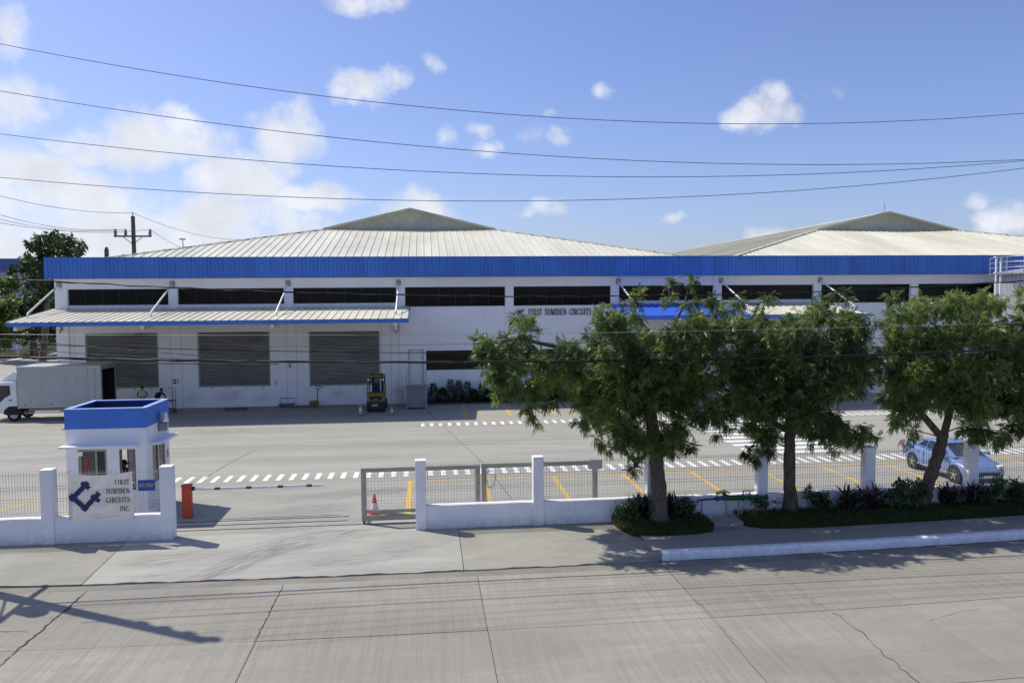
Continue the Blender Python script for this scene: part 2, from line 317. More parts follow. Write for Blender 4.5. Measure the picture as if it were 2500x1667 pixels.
def thing(name, label, cat, loc=(0, 0, 0), rz=0, group=None):
    o = bpy.data.objects.new(name, None); COL.objects.link(o); o.location = loc; o.rotation_euler = (0, 0, rz)
    o.empty_display_size = .2
    o['label'] = label; o['category'] = cat
    if group: o['group'] = group
    WLOC[o] = (Matrix.Translation(Vector(loc)) @ Matrix.Rotation(rz, 4, 'Z')).inverted()
    return o
def tag(o, label, cat, group=None):
    o['label'] = label; o['category'] = cat
    if group: o['group'] = group
    return o
def struct(o, kind='structure'): o['kind'] = kind; return o

# ------------------------------------------------------------------ stroke letters with serifs
def stroke(pts, ws):
    q = []
    P = [Vector(p) for p in pts]; ws = ws if isinstance(ws, (list, tuple)) else [ws]*len(P); L = []
    for i, p in enumerate(P):
        d = (P[min(i+1, len(P)-1)]-P[max(i-1, 0)]).normalized(); nrm = Vector((-d.y, d.x))*ws[i]/2; L.append((p+nrm, p-nrm))
    for i in range(len(P)-1): q.append([L[i][0], L[i+1][0], L[i+1][1], L[i][1]])
    return q
def rect(x0, x1, y0, y1): return [[Vector((x0, y0)), Vector((x0, y1)), Vector((x1, y1)), Vector((x1, y0))]]
def arc(cx, cy, rx, ry, a0, a1, w0, w1, n=12):
    pts, ws = [], []
    for i in range(n+1):
        a = RAD(a0+(a1-a0)*i/n); pts.append((cx+rx*math.cos(a), cy+ry*math.sin(a))); ws.append(w1+(w0-w1)*abs(math.cos(a))**1.4)
    return stroke(pts, ws)
def glyph(ch):
    st, th = .17, .065
    def stem(x, y0=0, y1=1, w=st, s0=True, s1=True):
        r = rect(x-w/2, x+w/2, y0, y1)
        if s0: r += rect(x-w/2-.08, x+w/2+.08, y0, y0+.05)
        if s1: r += rect(x-w/2-.08, x+w/2+.08, y1-.05, y1)
        return r
    if ch == 'I': return stem(.2), .42
    if ch == 'F' or ch == 'E':
        r = stem(.2) + rect(.2, .70, .94, 1) + rect(.645, .70, .76, 1) + rect(.2, .52, .48, .54) + rect(.48, .52, .40, .62)
        if ch == 'E': r += rect(.2, .72, 0, .06) + rect(.665, .72, 0, .25)
        return r, (.76 if ch == 'F' else .80)
    if ch == 'T': return stem(.37, s1=False) + rect(.02, .72, .94, 1) + rect(.02, .075, .74, 1) + rect(.665, .72, .74, 1), .76
    if ch == 'R': return stem(.2) + rect(.2, .42, .94, 1) + rect(.2, .42, .46, .52) + arc(.42, .73, .21, .24, -90, 90, .15, .06) + stroke([(.40, .49), (.72, .02)], [.15, .17]) + rect(.66, .86, 0, .05), .86
    if ch == 'D': return stem(.2) + rect(.2, .40, .94, 1) + rect(.2, .40, 0, .06) + arc(.40, .5, .32, .47, -90, 90, .17, .06, 16), .86
    if ch == 'C': return arc(.46, .5, .36, .47, 48, 312, .17, .06, 20) + rect(.69, .735, .68, 1) + rect(.69, .735, 0, .28), .80
    if ch == 'S': return stroke([(.56, .76), (.52, .90), (.40, .965), (.27, .965), (.16, .89), (.14, .76), (.22, .64), (.36, .55), (.50, .45), (.57, .33), (.55, .16), (.44, .045), (.30, .035), (.17, .09), (.10, .26)],
                               [.05, .06, .06, .07, .10, .13, .16, .17, .17, .14, .11, .07, .06, .06, .05]) + rect(.54, .58, .70, 1) + rect(.08, .12, 0, .30), .68
    if ch == 'U': return stem(.2, .3, 1, s0=False) + stem(.70, .3, 1, .07, s0=False) + arc(.45, .3, .25, .27, 180, 360, .14, .08), .88
    if ch == 'M': return stem(.16, w=.07) + stem(.86, w=st) + stroke([(.16, 1), (.50, .03)], .16) + stroke([(.50, .03), (.82, .98)], .065), 1.06
    if ch == 'N': return stem(.16, w=.07) + stem(.76, w=.07) + stroke([(.15, 1), (.76, .02)], .17), .92
    if ch == '.': return rect(.08, .22, 0, .14), .3
    return [], .36
def glyph_mesh(ch, h, sx, depth, base):
    """upright letter facing -y; origin at lower left"""
    g, w = glyph(ch); m = MB()
    for i, q in enumerate(g):
        dd = depth + .0006*i; pts = [(p.x*h*sx, p.y*h) for p in q]
        a = sum(pts[k][0]*pts[(k+1) % 4][1]-pts[(k+1) % 4][0]*pts[k][1] for k in range(4))
        if a < 0: pts = pts[::-1]
        m.prism(pts, 'y', base, base-dd)
    return m, w*h*sx
def font_mesh(text, size, depth, mat, align='CENTER'):
    cu = bpy.data.curves.new('t', 'FONT'); cu.body = text; cu.size = size; cu.extrude = depth; cu.align_x = align; cu.align_y = 'CENTER'; cu.offset = size*.012
    o = bpy.data.objects.new('t', cu); COL.objects.link(o); dg = bpy.context.evaluated_depsgraph_get()
    me = bpy.data.meshes.new_from_object(o.evaluated_get(dg)); bpy.data.objects.remove(o); me.materials.clear(); me.materials.append(MATS[mat]); return me

# ------------------------------------------------------------------ leaves
def leaf_object(name, tmpl, pos, axis, up, scale, tint, mat, parent=None):
    """one mesh of many leaves; tmpl = (verts Nx3, quads Mx4) with x along the leaf, z its face"""
    tv, tf = tmpl; n = len(pos)
    x = axis/np.linalg.norm(axis, axis=1, keepdims=True)
    z = up - (up*x).sum(1, keepdims=True)*x; z /= np.linalg.norm(z, axis=1, keepdims=True)+1e-9
    y = np.cross(z, x)
    vv = pos[:, None, :] + scale[:, None, None]*(tv[None, :, 0:1]*x[:, None, :] + tv[None, :, 1:2]*y[:, None, :] + tv[None, :, 2:3]*z[:, None, :])
    vv = vv.reshape(-1, 3); k = len(tv)
    ff = (tf[None, :, :] + (np.arange(n)*k)[:, None, None]).reshape(-1, tf.shape[1])
    me = bpy.data.meshes.new(name); me.vertices.add(len(vv)); me.vertices.foreach_set('co', vv.astype(np.float32).ravel())
    c = tf.shape[1]; me.loops.add(ff.size); me.loops.foreach_set('vertex_index', ff.astype(np.int32).ravel())
    me.polygons.add(len(ff)); me.polygons.foreach_set('loop_start', (np.arange(len(ff))*c).astype(np.int32)); me.polygons.foreach_set('loop_total', np.full(len(ff), c, np.int32))
    at = me.attributes.new('tint', 'FLOAT', 'FACE'); at.data.foreach_set('value', np.repeat(tint, len(tf)).astype(np.float32))
    me.materials.append(MATS[mat]); me.update(calc_edges=True); me.validate()
    o = bpy.data.objects.new(name, me); link(o, parent); return o
def pinnate(pairs=5, L=1.0, ll=.40, lw=.14, droop=.5):
    v, f = [], []
    def leaflet(px, ang, l, w):
        c, s = math.cos(ang), math.sin(ang); z = -droop*px*px
        tip = (px+c*l, s*l, -droop*(px+c*l)**2-.06*l); m1 = (px+c*l*.45-s*w/2, s*l*.45+c*w/2, z-.01); m2 = (px+c*l*.45+s*w/2, s*l*.45-c*w/2, z-.01)
        o = len(v); v.extend([(px, 0, z), m2, tip, m1]); f.append((o, o+1, o+2, o+3))
    for i in range(pairs):
        t = .18+.78*i/pairs; l = ll*(1-.35*abs(t-.55))
        leaflet(t*L, 1.0-.25*t, l, lw); leaflet(t*L, -1.0+.25*t, l, lw)
    leaflet(L*.95, 0, ll*.9, lw)
    o = len(v); v.extend([(0, .008, 0), (0, -.008, 0), (L, -.006, -droop), (L, .006, -droop)]); f.append((o, o+1, o+2, o+3))
    return np.array(v, float), np.array(f, int)
PINN = pinnate()
LEAF1 = (np.array([(0, 0, 0), (.45, -.24, .03), (1, 0, -.14), (.45, .24, .03)], float), np.array([(0, 1, 2, 3)]))
SPEAR = (np.array([(0, 0, 0), (.4, -.07, .02), (1, 0, -.25), (.4, .07, .02)], float), np.array([(0, 1, 2, 3)]))
def unit(a): return a/(np.linalg.norm(a, axis=-1, keepdims=True)+1e-9)
def clump_leaves(C, R, dens, size, sprig=7, flat=.8, tintb=None, tsd=.16):
    """sprigs of leaves spread through spherical clumps; returns pos, axis, up, scale, tint"""
    Ps, As, Us, Ss, Ts = [], [], [], [], []
    for i, (c, r) in enumerate(zip(C, R)):
        ns = max(4, int(dens*r*r)); d = unit(rng.normal(size=(ns, 3))); rad = r*rng.random((ns, 1))**.5*.95; d2 = d.copy(); d2[:, 2] *= flat
        tips = c + d2*rad
        outw = unit(d + np.array([0, 0, .25]))
        tb = .45 if tintb is None else tintb[i]
        t0 = np.clip(tb + rng.normal(0, tsd, ns), .02, 1)
        for k in range(sprig):
            ax = unit(outw*.45 + unit(rng.normal(size=(ns, 3)))*.95 + np.array([0, 0, -.25]))
            Ps.append(tips + rng.normal(0, .03, (ns, 3))); As.append(ax); Us.append(unit(np.array([0, 0, 1.]) + rng.normal(0, .45, (ns, 3))))
            Ss.append(size*(.7+.6*rng.random(ns))); Ts.append(np.clip(t0 + rng.normal(0, .10, ns), 0, 1))
    return [np.concatenate(q) for q in (Ps, As, Us, Ss, Ts)]
def limbs(trunks, C, R, r0=.017, pw=.5, sag=.06):
    """branches that join every clump to the trunk: each clump grows from the nearest wood already there"""
    nodes = []; par = []
    for path in trunks:
        prev = None
        for j, (p, par0) in enumerate(path):
            nodes.append(np.array(p, float)); par.append(par0 if prev is None else prev); prev = len(nodes)-1
    nt0 = len(nodes); start = [n for n in range(nt0)]
    top = [n for n in start if nodes[n][2] > max(1.6, .3*max(x[2] for x in nodes))] or start
    order = np.argsort([min(np.linalg.norm(c-nodes[n]) for n in top) for c in C]); live = list(top)
    for i in order:
        c = np.array(C[i]); dd = [np.linalg.norm(c-nodes[n]) + .25*max(0, nodes[n][2]-c[2]) for n in live]; n = live[int(np.argmin(dd))]
        a = nodes[n]; L = np.linalg.norm(c-a); m = (a+c)/2 + rng.normal(0, .07*L, 3) + np.array([0, 0, .05*L])
        nodes.append(m); par.append(n); mi = len(nodes)-1; nodes.append(c); par.append(mi); live += [mi, len(nodes)-1]
    cnt = np.ones(len(nodes))
    for n in range(len(nodes)-1, -1, -1):
        if par[n] is not None and par[n] >= 0: cnt[par[n]] += cnt[n]*.5
    return nodes, par, cnt, nt0
def branch_mesh(nodes, par, cnt, nt0, r0=.012):
    m = MB()
    for n in range(nt0, len(nodes)):
        a, c = nodes[par[n]], nodes[n]; ra = min(.10, r0*math.sqrt(cnt[par[n]])); rb = min(.09, r0*math.sqrt(cnt[n]))
        m.tube([a, c], [min(ra, rb*1.5), rb], 6, cap=False)
    return m

# ================================================================== THE SETTING
def rc(u): return .002*(u-2)**2            # the street bends very slightly
VW = 24.9                                   # line of the perimeter wall
struct(MB().poly((-1500, -300, -.34), (1500, -300, -.34), (1500, 2500, -.34), (-1500, 2500, -.34)).build('ground', 'ground_soil'))
yard = struct(MB().box(-140, 140, 25.0, 170, -.3, 0).build('yard', 'yard_concrete'))
def ribbon(m, us, va, vb, za, zb, t=.18, jag=0):
    """slab that follows the street: from line va(u), height za to line vb(u), height zb"""
    n = len(us); top = []; bot = []
    for u in us: top += [(u, va(u), za), (u, vb(u), zb)]
    for u in us: bot += [(u, va(u), za-t), (u, vb(u), zb-t)]
    vs = top+bot; fs = []; o = 2*n
    for i in range(n-1):
        a, b2, c, d = 2*i, 2*i+1, 2*i+3, 2*i+2
        fs += [(a, d, c, b2), (a+o, b2+o, c+o, d+o), (a, a+o, d+o, d), (b2, c, c+o, b2+o)]
    fs += [(0, 1, 1+o, o), (2*n-2, 2*n-2+o, 2*n-1+o, 2*n-1)]
    return m.add(vs, fs)
def lin(a, b, n): return [a+(b-a)*i/n for i in range(n+1)]
ZR = -.2
# street: bed with concrete slabs
road = struct(ribbon(MB(), lin(-90, 90, 60), lambda u: 3+rc(u)*.2, lambda u: 21.36+rc(u), ZR-.02, ZR-.02, .08).build('road', 'joint_dark'))
ujs = [-40, -33.5, -27, -20.5, -14.5, -8.7, -3.75, 1.3, 6.45, 11.35, 16.5, 21.7, 27, 32, 38, 45, 52]
vrows = [(6.2, 9.9), (9.92, 13.68), (13.70, 17.36), (17.38, 20.86)]
for i in range(len(ujs)-1):
    for va, vb in vrows:
        a, b2 = ujs[i]+.008, ujs[i+1]-.008; dz = random.uniform(-.004, .004)
        sl = ribbon(MB(), lin(a, b2, 6), lambda u: va+rc(u), lambda u: vb+rc(u), ZR+dz, ZR+dz, .12).build('road_slab', 'road_concrete', road)
gut = ribbon(MB(), lin(-90, 90, 60), lambda u: 20.88+rc(u), lambda u: 21.30+rc(u)+.03*math.sin(u*2.3)+.02*math.sin(u*7.1), ZR-.008, ZR-.012, .1).build('gutter', 'gutter_concrete', road)
# cracks in the slabs: thin jagged dark slits
def crack(pts, w, z, parent, jit=.05):
    P = []
    for i in range(len(pts)-1):
        a, b2 = Vector(pts[i]), Vector(pts[i+1]); n = max(2, int((b2-a).length/.16))
        for k in range(n): P.append(a.lerp(b2, k/n) + Vector((random.gauss(0, jit), random.gauss(0, jit*.5), 0))*(0 if (i == 0 and k == 0) else 1))
    P.append(Vector(pts[-1])); m = MB(); L = []
    for i, p in enumerate(P):
        d = (P[min(i+1, len(P)-1)]-P[max(i-1, 0)]).normalized(); nr = Vector((-d.y, d.x, 0))*w*random.uniform(.3, 1.1)/2; L.append((p+nr, p-nr))
    for i in range(len(P)-1): m.poly(*[(q.x, q.y, z) for q in (L[i][0], L[i+1][0], L[i+1][1], L[i][1])])
    return m.build('crack', 'joint_dark', parent)
crack([(9.2, 20.2, 0), (9.26, 18.9, 0), (9.35, 17.5, 0)], .010, ZR+.008, road)
crack([(9.35, 17.3, 0), (9.45, 16.2, 0), (9.3, 15.2, 0), (9.28, 13.8, 0)], .020, ZR+.008, road)
crack([(-8.7, 20.9, 0), (-8.7, 19.4, 0), (-8.72, 17.4, 0)], .05, ZR+.008, road, .022); crack([(-8.72, 17.3, 0), (-8.7, 15.5, 0), (-8.7, 13.8, 0)], .04, ZR+.008, road, .022)
crack([(-3.75, 20.8, 0), (-3.78, 17.4, 0)], .02, ZR+.008, road, .012); crack([(6.45, 20.8, 0), (6.5, 17.4, 0), (6.4, 13.8, 0)], .012, ZR+.008, road, .015)
crack([(11.3, 16.6, 0), (12.2, 16.95, 0), (12.9, 17.1, 0)], .008, ZR+.008, road)
crack([(-10.6, 18.6, 0), (-9.9, 18.75, 0), (-8.95, 18.6, 0)], .02, ZR+.008, road)
# driveway apron and pavements, sloping from the wall line down to the gutter
edge = lambda u: 21.345+rc(u)+.035*math.sin(u*3.1)+.03*math.sin(u*8.7+1)
struct(ribbon(MB(), lin(-9.0, .95, 40), edge, lambda u: 25.02, -.185, .0, .15).build('driveway', 'apron_concrete'))
struct(ribbon(MB(), lin(-60, -9.02, 40), edge, lambda u: 24.95, -.175, -.004, .15).build('pavement', 'walk_concrete'))
struct(ribbon(MB(), lin(.97, 6.42, 16), edge, lambda u: 24.95, -.18, -.004, .15).build('pavement', 'walk_concrete'))
struct(ribbon(MB(), lin(6.44, 60, 50), lambda u: 21.72+rc(u), lambda u: 24.95, -.03, -.004, .25).build('pavement', 'walk_concrete'))
# white kerb with a rounded end
kp = [(0, -.25), (0, -.06), (.03, -.012), (.09, .0), (.27, .0), (.31, -.03), (.31, -.25)]
kb = MB(); n = len(kp); us = lin(6.55, 60, 90); vs = []
for u in us: vs += [(u, 21.42+rc(u)+a+.004*math.sin(u*9), zz+.006*math.sin(u*4.3)+.02) for a, zz in kp]
kb.add(vs, [(i*n+k, (i+1)*n+k, (i+1)*n+k+1, i*n+k+1) for i in range(len(us)-1) for k in range(n-1)] + [tuple(range(n))])
struct(kb.build('kerb', 'kerb_paint', smooth=50))
ke = MB(); ks = []
for i in range(7):
    t = i/6; u = 6.545-.55*t; sc = math.sqrt(max(.02, 1-t*t))
    ks += [(u, 21.42+rc(u)+.155+(a-.155)*(.55+.45*sc), (zz+.02+.26)*(.25+.75*sc)-.26) for a, zz in kp]
ke.add(ks, [(i*n+k, i*n+k+1, (i+1)*n+k+1, (i+1)*n+k) for i in range(6) for k in range(n-1)] + [tuple(6*n+k for k in range(n))])
struct(ke.build('kerb_end', 'road_concrete', smooth=60))
# markings on the yard: every stripe is its own piece
def cb(u): return .0013*max(0, u-4)**2
def patch(name, pts, mat, z=.004): return MB().poly(*[(x, y, z) for x, y in pts]).build(name, mat, yard)
u = -10.1
while u < 31:
    if not (14.6 < u < 19.4 and False):
        o = cb(u); patch('stripe', [(u, 32.3+o), (u+.2, 32.3+o), (u+.2, 33.42+o), (u, 33.42+o)], 'line_white')
    u += .508
for a, b2 in ((-.3, 14.3), (19.9, 31)):
    u = a
    while u < b2:
        patch('stripe', [(u, 44.95), (u+.2, 44.95), (u+.2, 46.02), (u, 46.02)], 'line_white'); u += .508
for i in range(14):
    v = 34.6+i*1.0; patch('crossing_stripe', [(14.75, v), (19.25, v), (19.25, v+.46), (14.75, v+.46)], 'line_white')
us = lin(-.7, 31, 20)
m = MB()
for i in range(20): m.poly(*[(x, y+cb(x)*1.4, .0045) for x, y in ((us[i], 31.36), (us[i+1], 31.36), (us[i+1], 31.48), (us[i], 31.48))])
m.build('yellow_line', 'line_yellow', yard)
for k, u in enumerate((-.66, 2.24, 5.06, 7.93, 10.8, 13.7, 16.55, 19.43, 22.3, 25.2)):
    w = .17 if k == 0 else .15; o = cb(u)*1.4; patch('yellow_line', [(u-w/2, 26.2), (u+w/2, 26.2), (u+w/2, 31.35+o), (u-w/2, 31.35+o)], 'line_yellow', .005)
for u in (2.46, 5.18, 7.95, 10.7, 13.4): patch('yellow_line', [(u-.07, 48.4), (u+.07, 48.4), (u+.07, 54.3), (u-.07, 54.3)], 'line_yellow')
patch('yellow_line', [(2.4, 48.25), (13.5, 48.25), (13.5, 48.36), (2.4, 48.36)], 'line_yellow')
for a, b2 in (((-13.4, 25.8), (-11.6, 29.6)), ((-16.2, 25.8), (-14.0, 30.4))):
    d = Vector((b2[0]-a[0], b2[1]-a[1])).normalized()*.06; patch('yellow_line', [(a[0]-d.y, a[1]+d.x), (a[0]+d.y, a[1]-d.x), (b2[0]+d.y, b2[1]-d.x), (b2[0]-d.y, b2[1]+d.x)], 'line_yellow')
patch('yellow_line', [(-22, 30.4), (-11.9, 30.4), (-11.9, 30.5), (-22, 30.5)], 'line_yellow', .006)
for pts in ([(0.1, 51, 0), (.8, 46, 0), (2.45, 34.4, 0), (3.2, 26, 0)], [(-9, 33, 0), (-8.7, 36, 0), (-8.2, 39, 0)], [(8.6, 54, 0), (9.0, 44, 0), (9.6, 34, 0)], [(-23, 40.2, 0), (-6, 40, 0), (12, 39.6, 0)]):
    crack(pts, .03, .0065, yard, .01)
# gate rails let into the driveway
for v in (25.55, 26.05, 26.55): MB().box(-8.2, -.6 if v < 25.8 else -2.6, v-.02, v+.02, -.01, .012).build('gate_rail', 'dark_metal', yard)

# ================================================================== MAIN BUILDING
B = thing('factory_building', 'long white factory building with blue fascia band and cream hipped metal roofs', 'building', (-24.1, 55.2, 0))
FV = 55.245
ops = []       # openings u0,u1,z0,z1
colu = [-16.63+7.5*i for i in range(-1, 11)]       # column centres, colu[0] is the left corner
colu[0] = -23.75
UPW = []
for i in range(len(colu)-1):
    a, c = colu[i]+(.47 if i == 0 else .3), colu[i+1]-.3
    low = 6.93 if i in (0, 1, 2, 6) else 6.65
    if i == 5: low = 6.93
    UPW.append((a, c, low, 7.99)); ops.append((a, c, low, 7.99))
SH = [(-22.31, -17.71, 1.40, 5.07), (-15.17, -10.45, 1.37, 5.07), (-7.87, -3.1, 1.30, 5.02)]
ops += SH
PD = (-1.13, -.15, 1.28, 3.66); ops.append(PD)
LW = [(.05, 5.57, 2.25, 3.6), (6.17, 13.0, 2.25, 3.6)]; ops += LW
ops.append((14.4, 19.6, .02, 3.0))
UL, UR = -24.05, 62
ub = sorted({UL, UR} | {q for o in ops for q in o[:2]}); zb_ = sorted({0, 9.4} | {q for o in ops for q in o[2:]})
m = MB()
for i in range(len(ub)-1):
    for j in range(len(zb_)-1):
        cu_, cz = (ub[i]+ub[i+1])/2, (zb_[j]+zb_[j+1])/2
        if any(o[0] < cu_ < o[1] and o[2] < cz < o[3] for o in ops): continue
        m.poly((ub[i], FV, zb_[j]), (ub[i+1], FV, zb_[j]), (ub[i+1], FV, zb_[j+1]), (ub[i], FV, zb_[j+1]))
for a, c, z0, z1 in ops:
    d = FV+.26
    m.poly((a, FV, z0), (a, FV, z1), (a, d, z1), (a, d, z0)); m.poly((c, FV, z0), (c, d, z0), (c, d, z1), (c, FV, z1))
    m.poly((a, FV, z0), (a, d, z0), (c, d, z0), (c, FV, z0)); m.poly((a, FV, z1), (c, FV, z1), (c, d, z1), (a, d, z1))
m.poly((UL, FV, 0), (UL, FV, 9.4), (UL, 130, 9.4), (UL, 130, 0))
m.build('wall', 'wall_white', B)
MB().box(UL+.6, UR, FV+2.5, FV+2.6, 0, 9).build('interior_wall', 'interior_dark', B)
for i, u in enumerate(colu):
    w = .29; hi = 8.66
    MB().box((u-.31 if i == 0 else u-w), (u+.46 if i == 0 else u+w), FV-.10, FV+.05, 0 if i in (0, 4, 5) else 6.6, hi).build('column', 'wall_white', B)
MB().box(UL-.02, UR, FV-.055, FV+.02, 8.0, 8.66).build('lintel_beam', 'wall_white', B)
def winset(a, c, z0, z1, n, parent, d=.16, fr=.05):
    w = MB(); v = FV+d
    w.box(a, c, v-.03, v+.03, z0, z0+fr).box(a, c, v-.03, v+.03, z1-fr, z1); w.box(a, a+fr, v-.03, v+.03, z0+fr, z1-fr).box(c-fr, c, v-.03, v+.03, z0+fr, z1-fr)
    for k in range(1, n): q = a+(c-a)*k/n; w.box(q-.018, q+.018, v-.025, v+.03, z0+fr, z1-fr)
    o = w.build('window', 'dark_metal', parent)
    for k in range(n):
        p0, p1 = a+(c-a)*k/n+.02, a+(c-a)*(k+1)/n-.02; t = random.uniform(-.006, .006)
        MB().poly((p0, v+t, z0+.03), (p1, v-t, z0+.03), (p1, v-t, z1-.03), (p0, v+t, z1-.03)).build('pane', 'window_glass', o)
    return o
for a, c, z0, z1 in UPW:
    winset(a, c, z0, z1, 6, B); MB().box(a, c, FV-.04, FV+.08, z0-.13, z0-.002).build('sill', 'paint_white', B)
for a, c, z0, z1 in LW: winset(a, c, z0, z1, 5, B)
# entrance glass doors behind the trees
winset(14.4, 19.6, .02, 3.0, 4, B)
# roller shutters: corrugated curtains
for a, c, z0, z1 in SH:
    m = MB(); v = FV+.15; z = z0; k = 0; prof = []
    ns = 40; st = (z1-z0)/ns
    for i in range(ns): prof += [(v+.012, z0+i*st), (v-.028, z0+(i+.2)*st), (v-.028, z0+(i+.55)*st), (v+.012, z0+(i+.78)*st)]
    prof.append((v, z1)); vs = []
    for y, z in prof: vs += [(a, y, z), (c, y, z)]
    for i in range(len(prof)-1):
        m.m = 1 if i % 4 == 3 else 0; m.add(vs[2*i:2*i+4], [(0, 1, 3, 2)])  # groove facets get dark metal: shade between slats put into the colour
    o = m.build('roller_shutter', ['shutter_grey', 'dark_metal'], B)
    for s in (a, c-.10): MB().box(s, s+.10, v-.06, v+.01, z0, z1).build('guide_rail', 'steel_grey', o)
    MB().box(a, c, v-.05, v+.02, z0-.002, z0+.09).build('bottom_bar', 'steel_grey', o)
    bm = MB()
    for q in (.18, .42, .66, .9): bm.box(a+(c-a)*q-.035, a+(c-a)*q+.035, FV-.05, FV, z0-.09, z0-.03)
    bm.build('dock_bumper', 'rubber', B)
# personnel door
o = MB().box(PD[0], PD[1], FV+.10, FV+.14, PD[2], PD[3]).build('door', 'truck_white', B)
MB().box(PD[0]-.05, PD[0], FV-.03, FV+.1, PD[2], PD[3]+.05).box(PD[1], PD[1]+.05, FV-.03, FV+.1, PD[2], PD[3]+.05).box(PD[0], PD[1], FV-.03, FV+.1, PD[3], PD[3]+.05).build('door_frame', 'truck_box', o)
MB().cyl((PD[0]+.12, FV+.1, 2.3), (PD[0]+.12, FV+.02, 2.3), .03).build('door_handle', 'chrome', o)
# fascia: blue panels, soffit and cap
FF = 54.66
for i in range(84):
    a, c = -24.42+i*1.02, -24.42+(i+1)*1.02-.012; m = MB(); prof = []
    for k in range(4):
        w = (c-a)/4; x = a+k*w; prof += [(x, FF), (x+w*.80, FF), (x+w*.86, FF+.018), (x+w*.95, FF+.018)]
    prof.append((c, FF)); vs = []
    for x, y in prof: vs += [(x, y, 8.70), (x, y, 10.02)]
    m.add(vs, [(2*j, 2*j+2, 2*j+3, 2*j+1) for j in range(len(prof)-1)]); m.build('fascia_panel', 'fascia_blue', B)
MB().box(-24.42, 61.3, FF+.03, FF+.12, 8.70, 10.02).build('fascia_frame', 'steel_grey', B)
m = MB().box(-24.45, 61.3, FF-.02, FF+.2, 10.02, 10.06); m.build('fascia_cap', 'fascia_blue', B)
MB().box(-24.45, 61.3, FF-.025, FF+.02, 8.665, 8.70).build('fascia_trim', 'fascia_blue', B)
MB().box(-24.45, -24.36, FF+.01, 128, 8.69, 10.02).build('fascia_return', 'fascia_blue', B)
MB().box(-24.4, 61.3, FF+.12, FV+.1, 8.67, 8.72).build('soffit', 'paint_white', B)
MB().box(-24.3, 61.3, FF+.2, 57.8, 9.55, 9.62).build('roof_gutter', 'steel_galv', B)
# hipped roofs with a small gable at the front
PT = .235; VE = 57.6; ZE = 9.79; VG = 73.0; VB = 130
def roof(u0, u1, step):
    ua = (u0+u1)/2; R = B; run = VG-VE
    zf = lambda v: ZE+PT*(v-VE)
    first = None
    holder = MB().box(u0+.05, u1-.05, VE-.06, VE+.02, ZE-.12, ZE-.02).build('roof', 'steel_galv', B)
    u = u0
    while u < u1-.02:
        a, c = u, min(u1, u+step)
        def vt(q): return min(VG, VE+(q-u0), VE+(u1-q))
        ks = sorted({a, c} | {q for q in (u0+run, u1-run) if a < q < c}); m = MB()
        top = [(q, vt(q), zf(vt(q))) for q in reversed(ks)]
        if vt(a)-VE < .02 and vt(c)-VE < .02: u += step; continue
        pts = [(a, VE, ZE), (c, VE, ZE)] + [p for p in top if p[1] > VE+.001]
        m.poly(*pts)
        va = vt(a+.03)
        if va > VE+.3: m.bar((a+.03, VE-.02, ZE+.022), (a+.03, va, zf(va)+.022), .05, .05)
        m.build('roof_sheet', 'sheet_cream', holder); u += step
    # side slopes with ribs
    for s, e in ((1, u0), (-1, u1)):
        m = MB(); zr = ZE+PT*(ua-u0); q = u0+run if s == 1 else u1-run
        def pt(uu, vv): return (uu, vv, ZE+PT*abs(uu-e))
        pts = [pt(e, VE), pt(q, VG), pt(ua, VG-.5), pt(ua, VB), pt(e, VB)]
        m.poly(*(pts if s == -1 else pts[::-1]))
        for k in range(int((VB-VE)/1.2)):
            v = VE+1.2*k+.5; ee = e+s*.05; top = ua if v > VG else e+s*(v-VE)
            if abs(top-e) > .4: m.bar((ee, v, ZE+.03), (top, v, ZE+PT*abs(top-e)+.03), .08, .07)
        m.build('roof_slope', 'sheet_cream', holder)
    # gable
    zb2, zt2 = zf(VG), ZE+PT*(ua-u0); g0, g1 = u0+run, u1-run; m = MB(); k = g0; ng = int((g1-g0)/.34)
    vs = []; fs = []
    for i in range(ng*2+1):
        uu = g0+(g1-g0)*i/(ng*2); h = min(uu-g0, g1-uu)*PT; y = VG+.15+(.03 if (i % 2) else 0); vs += [(uu, y, zb2-.05), (uu, y, zb2+h)]
    m.add(vs, [(2*i, 2*i+2, 2*i+3, 2*i+1) for i in range(ng*2)]); m.build('gable', 'gable_cream', holder)
    m = MB()
    for q in (g0, g1): m.bar((q, VG-.28, zb2+.03), (ua, VG-.28, zt2+.05), .06, .20)
    m.build('verge_trim', 'gable_cream', holder)
    m = MB()
    for q, e in ((g0, u0), (g1, u1)): m.bar((e+(.1 if e == u0 else -.1), VE+.1, ZE+.08), (q, VG, zb2+.07), .26, .05)
    m.bar((ua, VG-.4, zt2+.05), (ua, VB, zt2+.05), .3, .06)
    n = 14
    for q, e in ((g0, u0), (g1, u1)):
        for i in range(n): t = (i+.5)/n; p = Vector((e, VE, ZE+.1)).lerp(Vector((q, VG, zb2+.1)), t); m.box(p.x-.05, p.x+.05, p.y-.05, p.y+.05, p.z-.04, p.z+.02)
    m.build('ridge_cap', 'sheet_cream', holder)
    return holder
r1 = roof(-24.3, 21.9, .577); r2 = roof(21.95, 67.05, .577)
MB().box(21.7, 22.1, VE-.1, VB, ZE-.1, ZE-.03).build('valley_gutter', 'steel_galv', B)
MB().tube([(44.4, 73.3, 15.0), (44.4, 73.3, 16.2)], .025, 6).tube([(44.4, 73.3, 15.55), (44.4, 73.3, 15.75)], .06, 6).build('lightning_rod', 'steel_galv', B)
MB().tube([(-19.0, 66, 10.9), (-19.0, 66, 12.0)], .04, 6).box(-19.25, -18.8, 65.9, 66.1, 12.0, 12.12).build('roof_lamp', 'steel_galv', B)
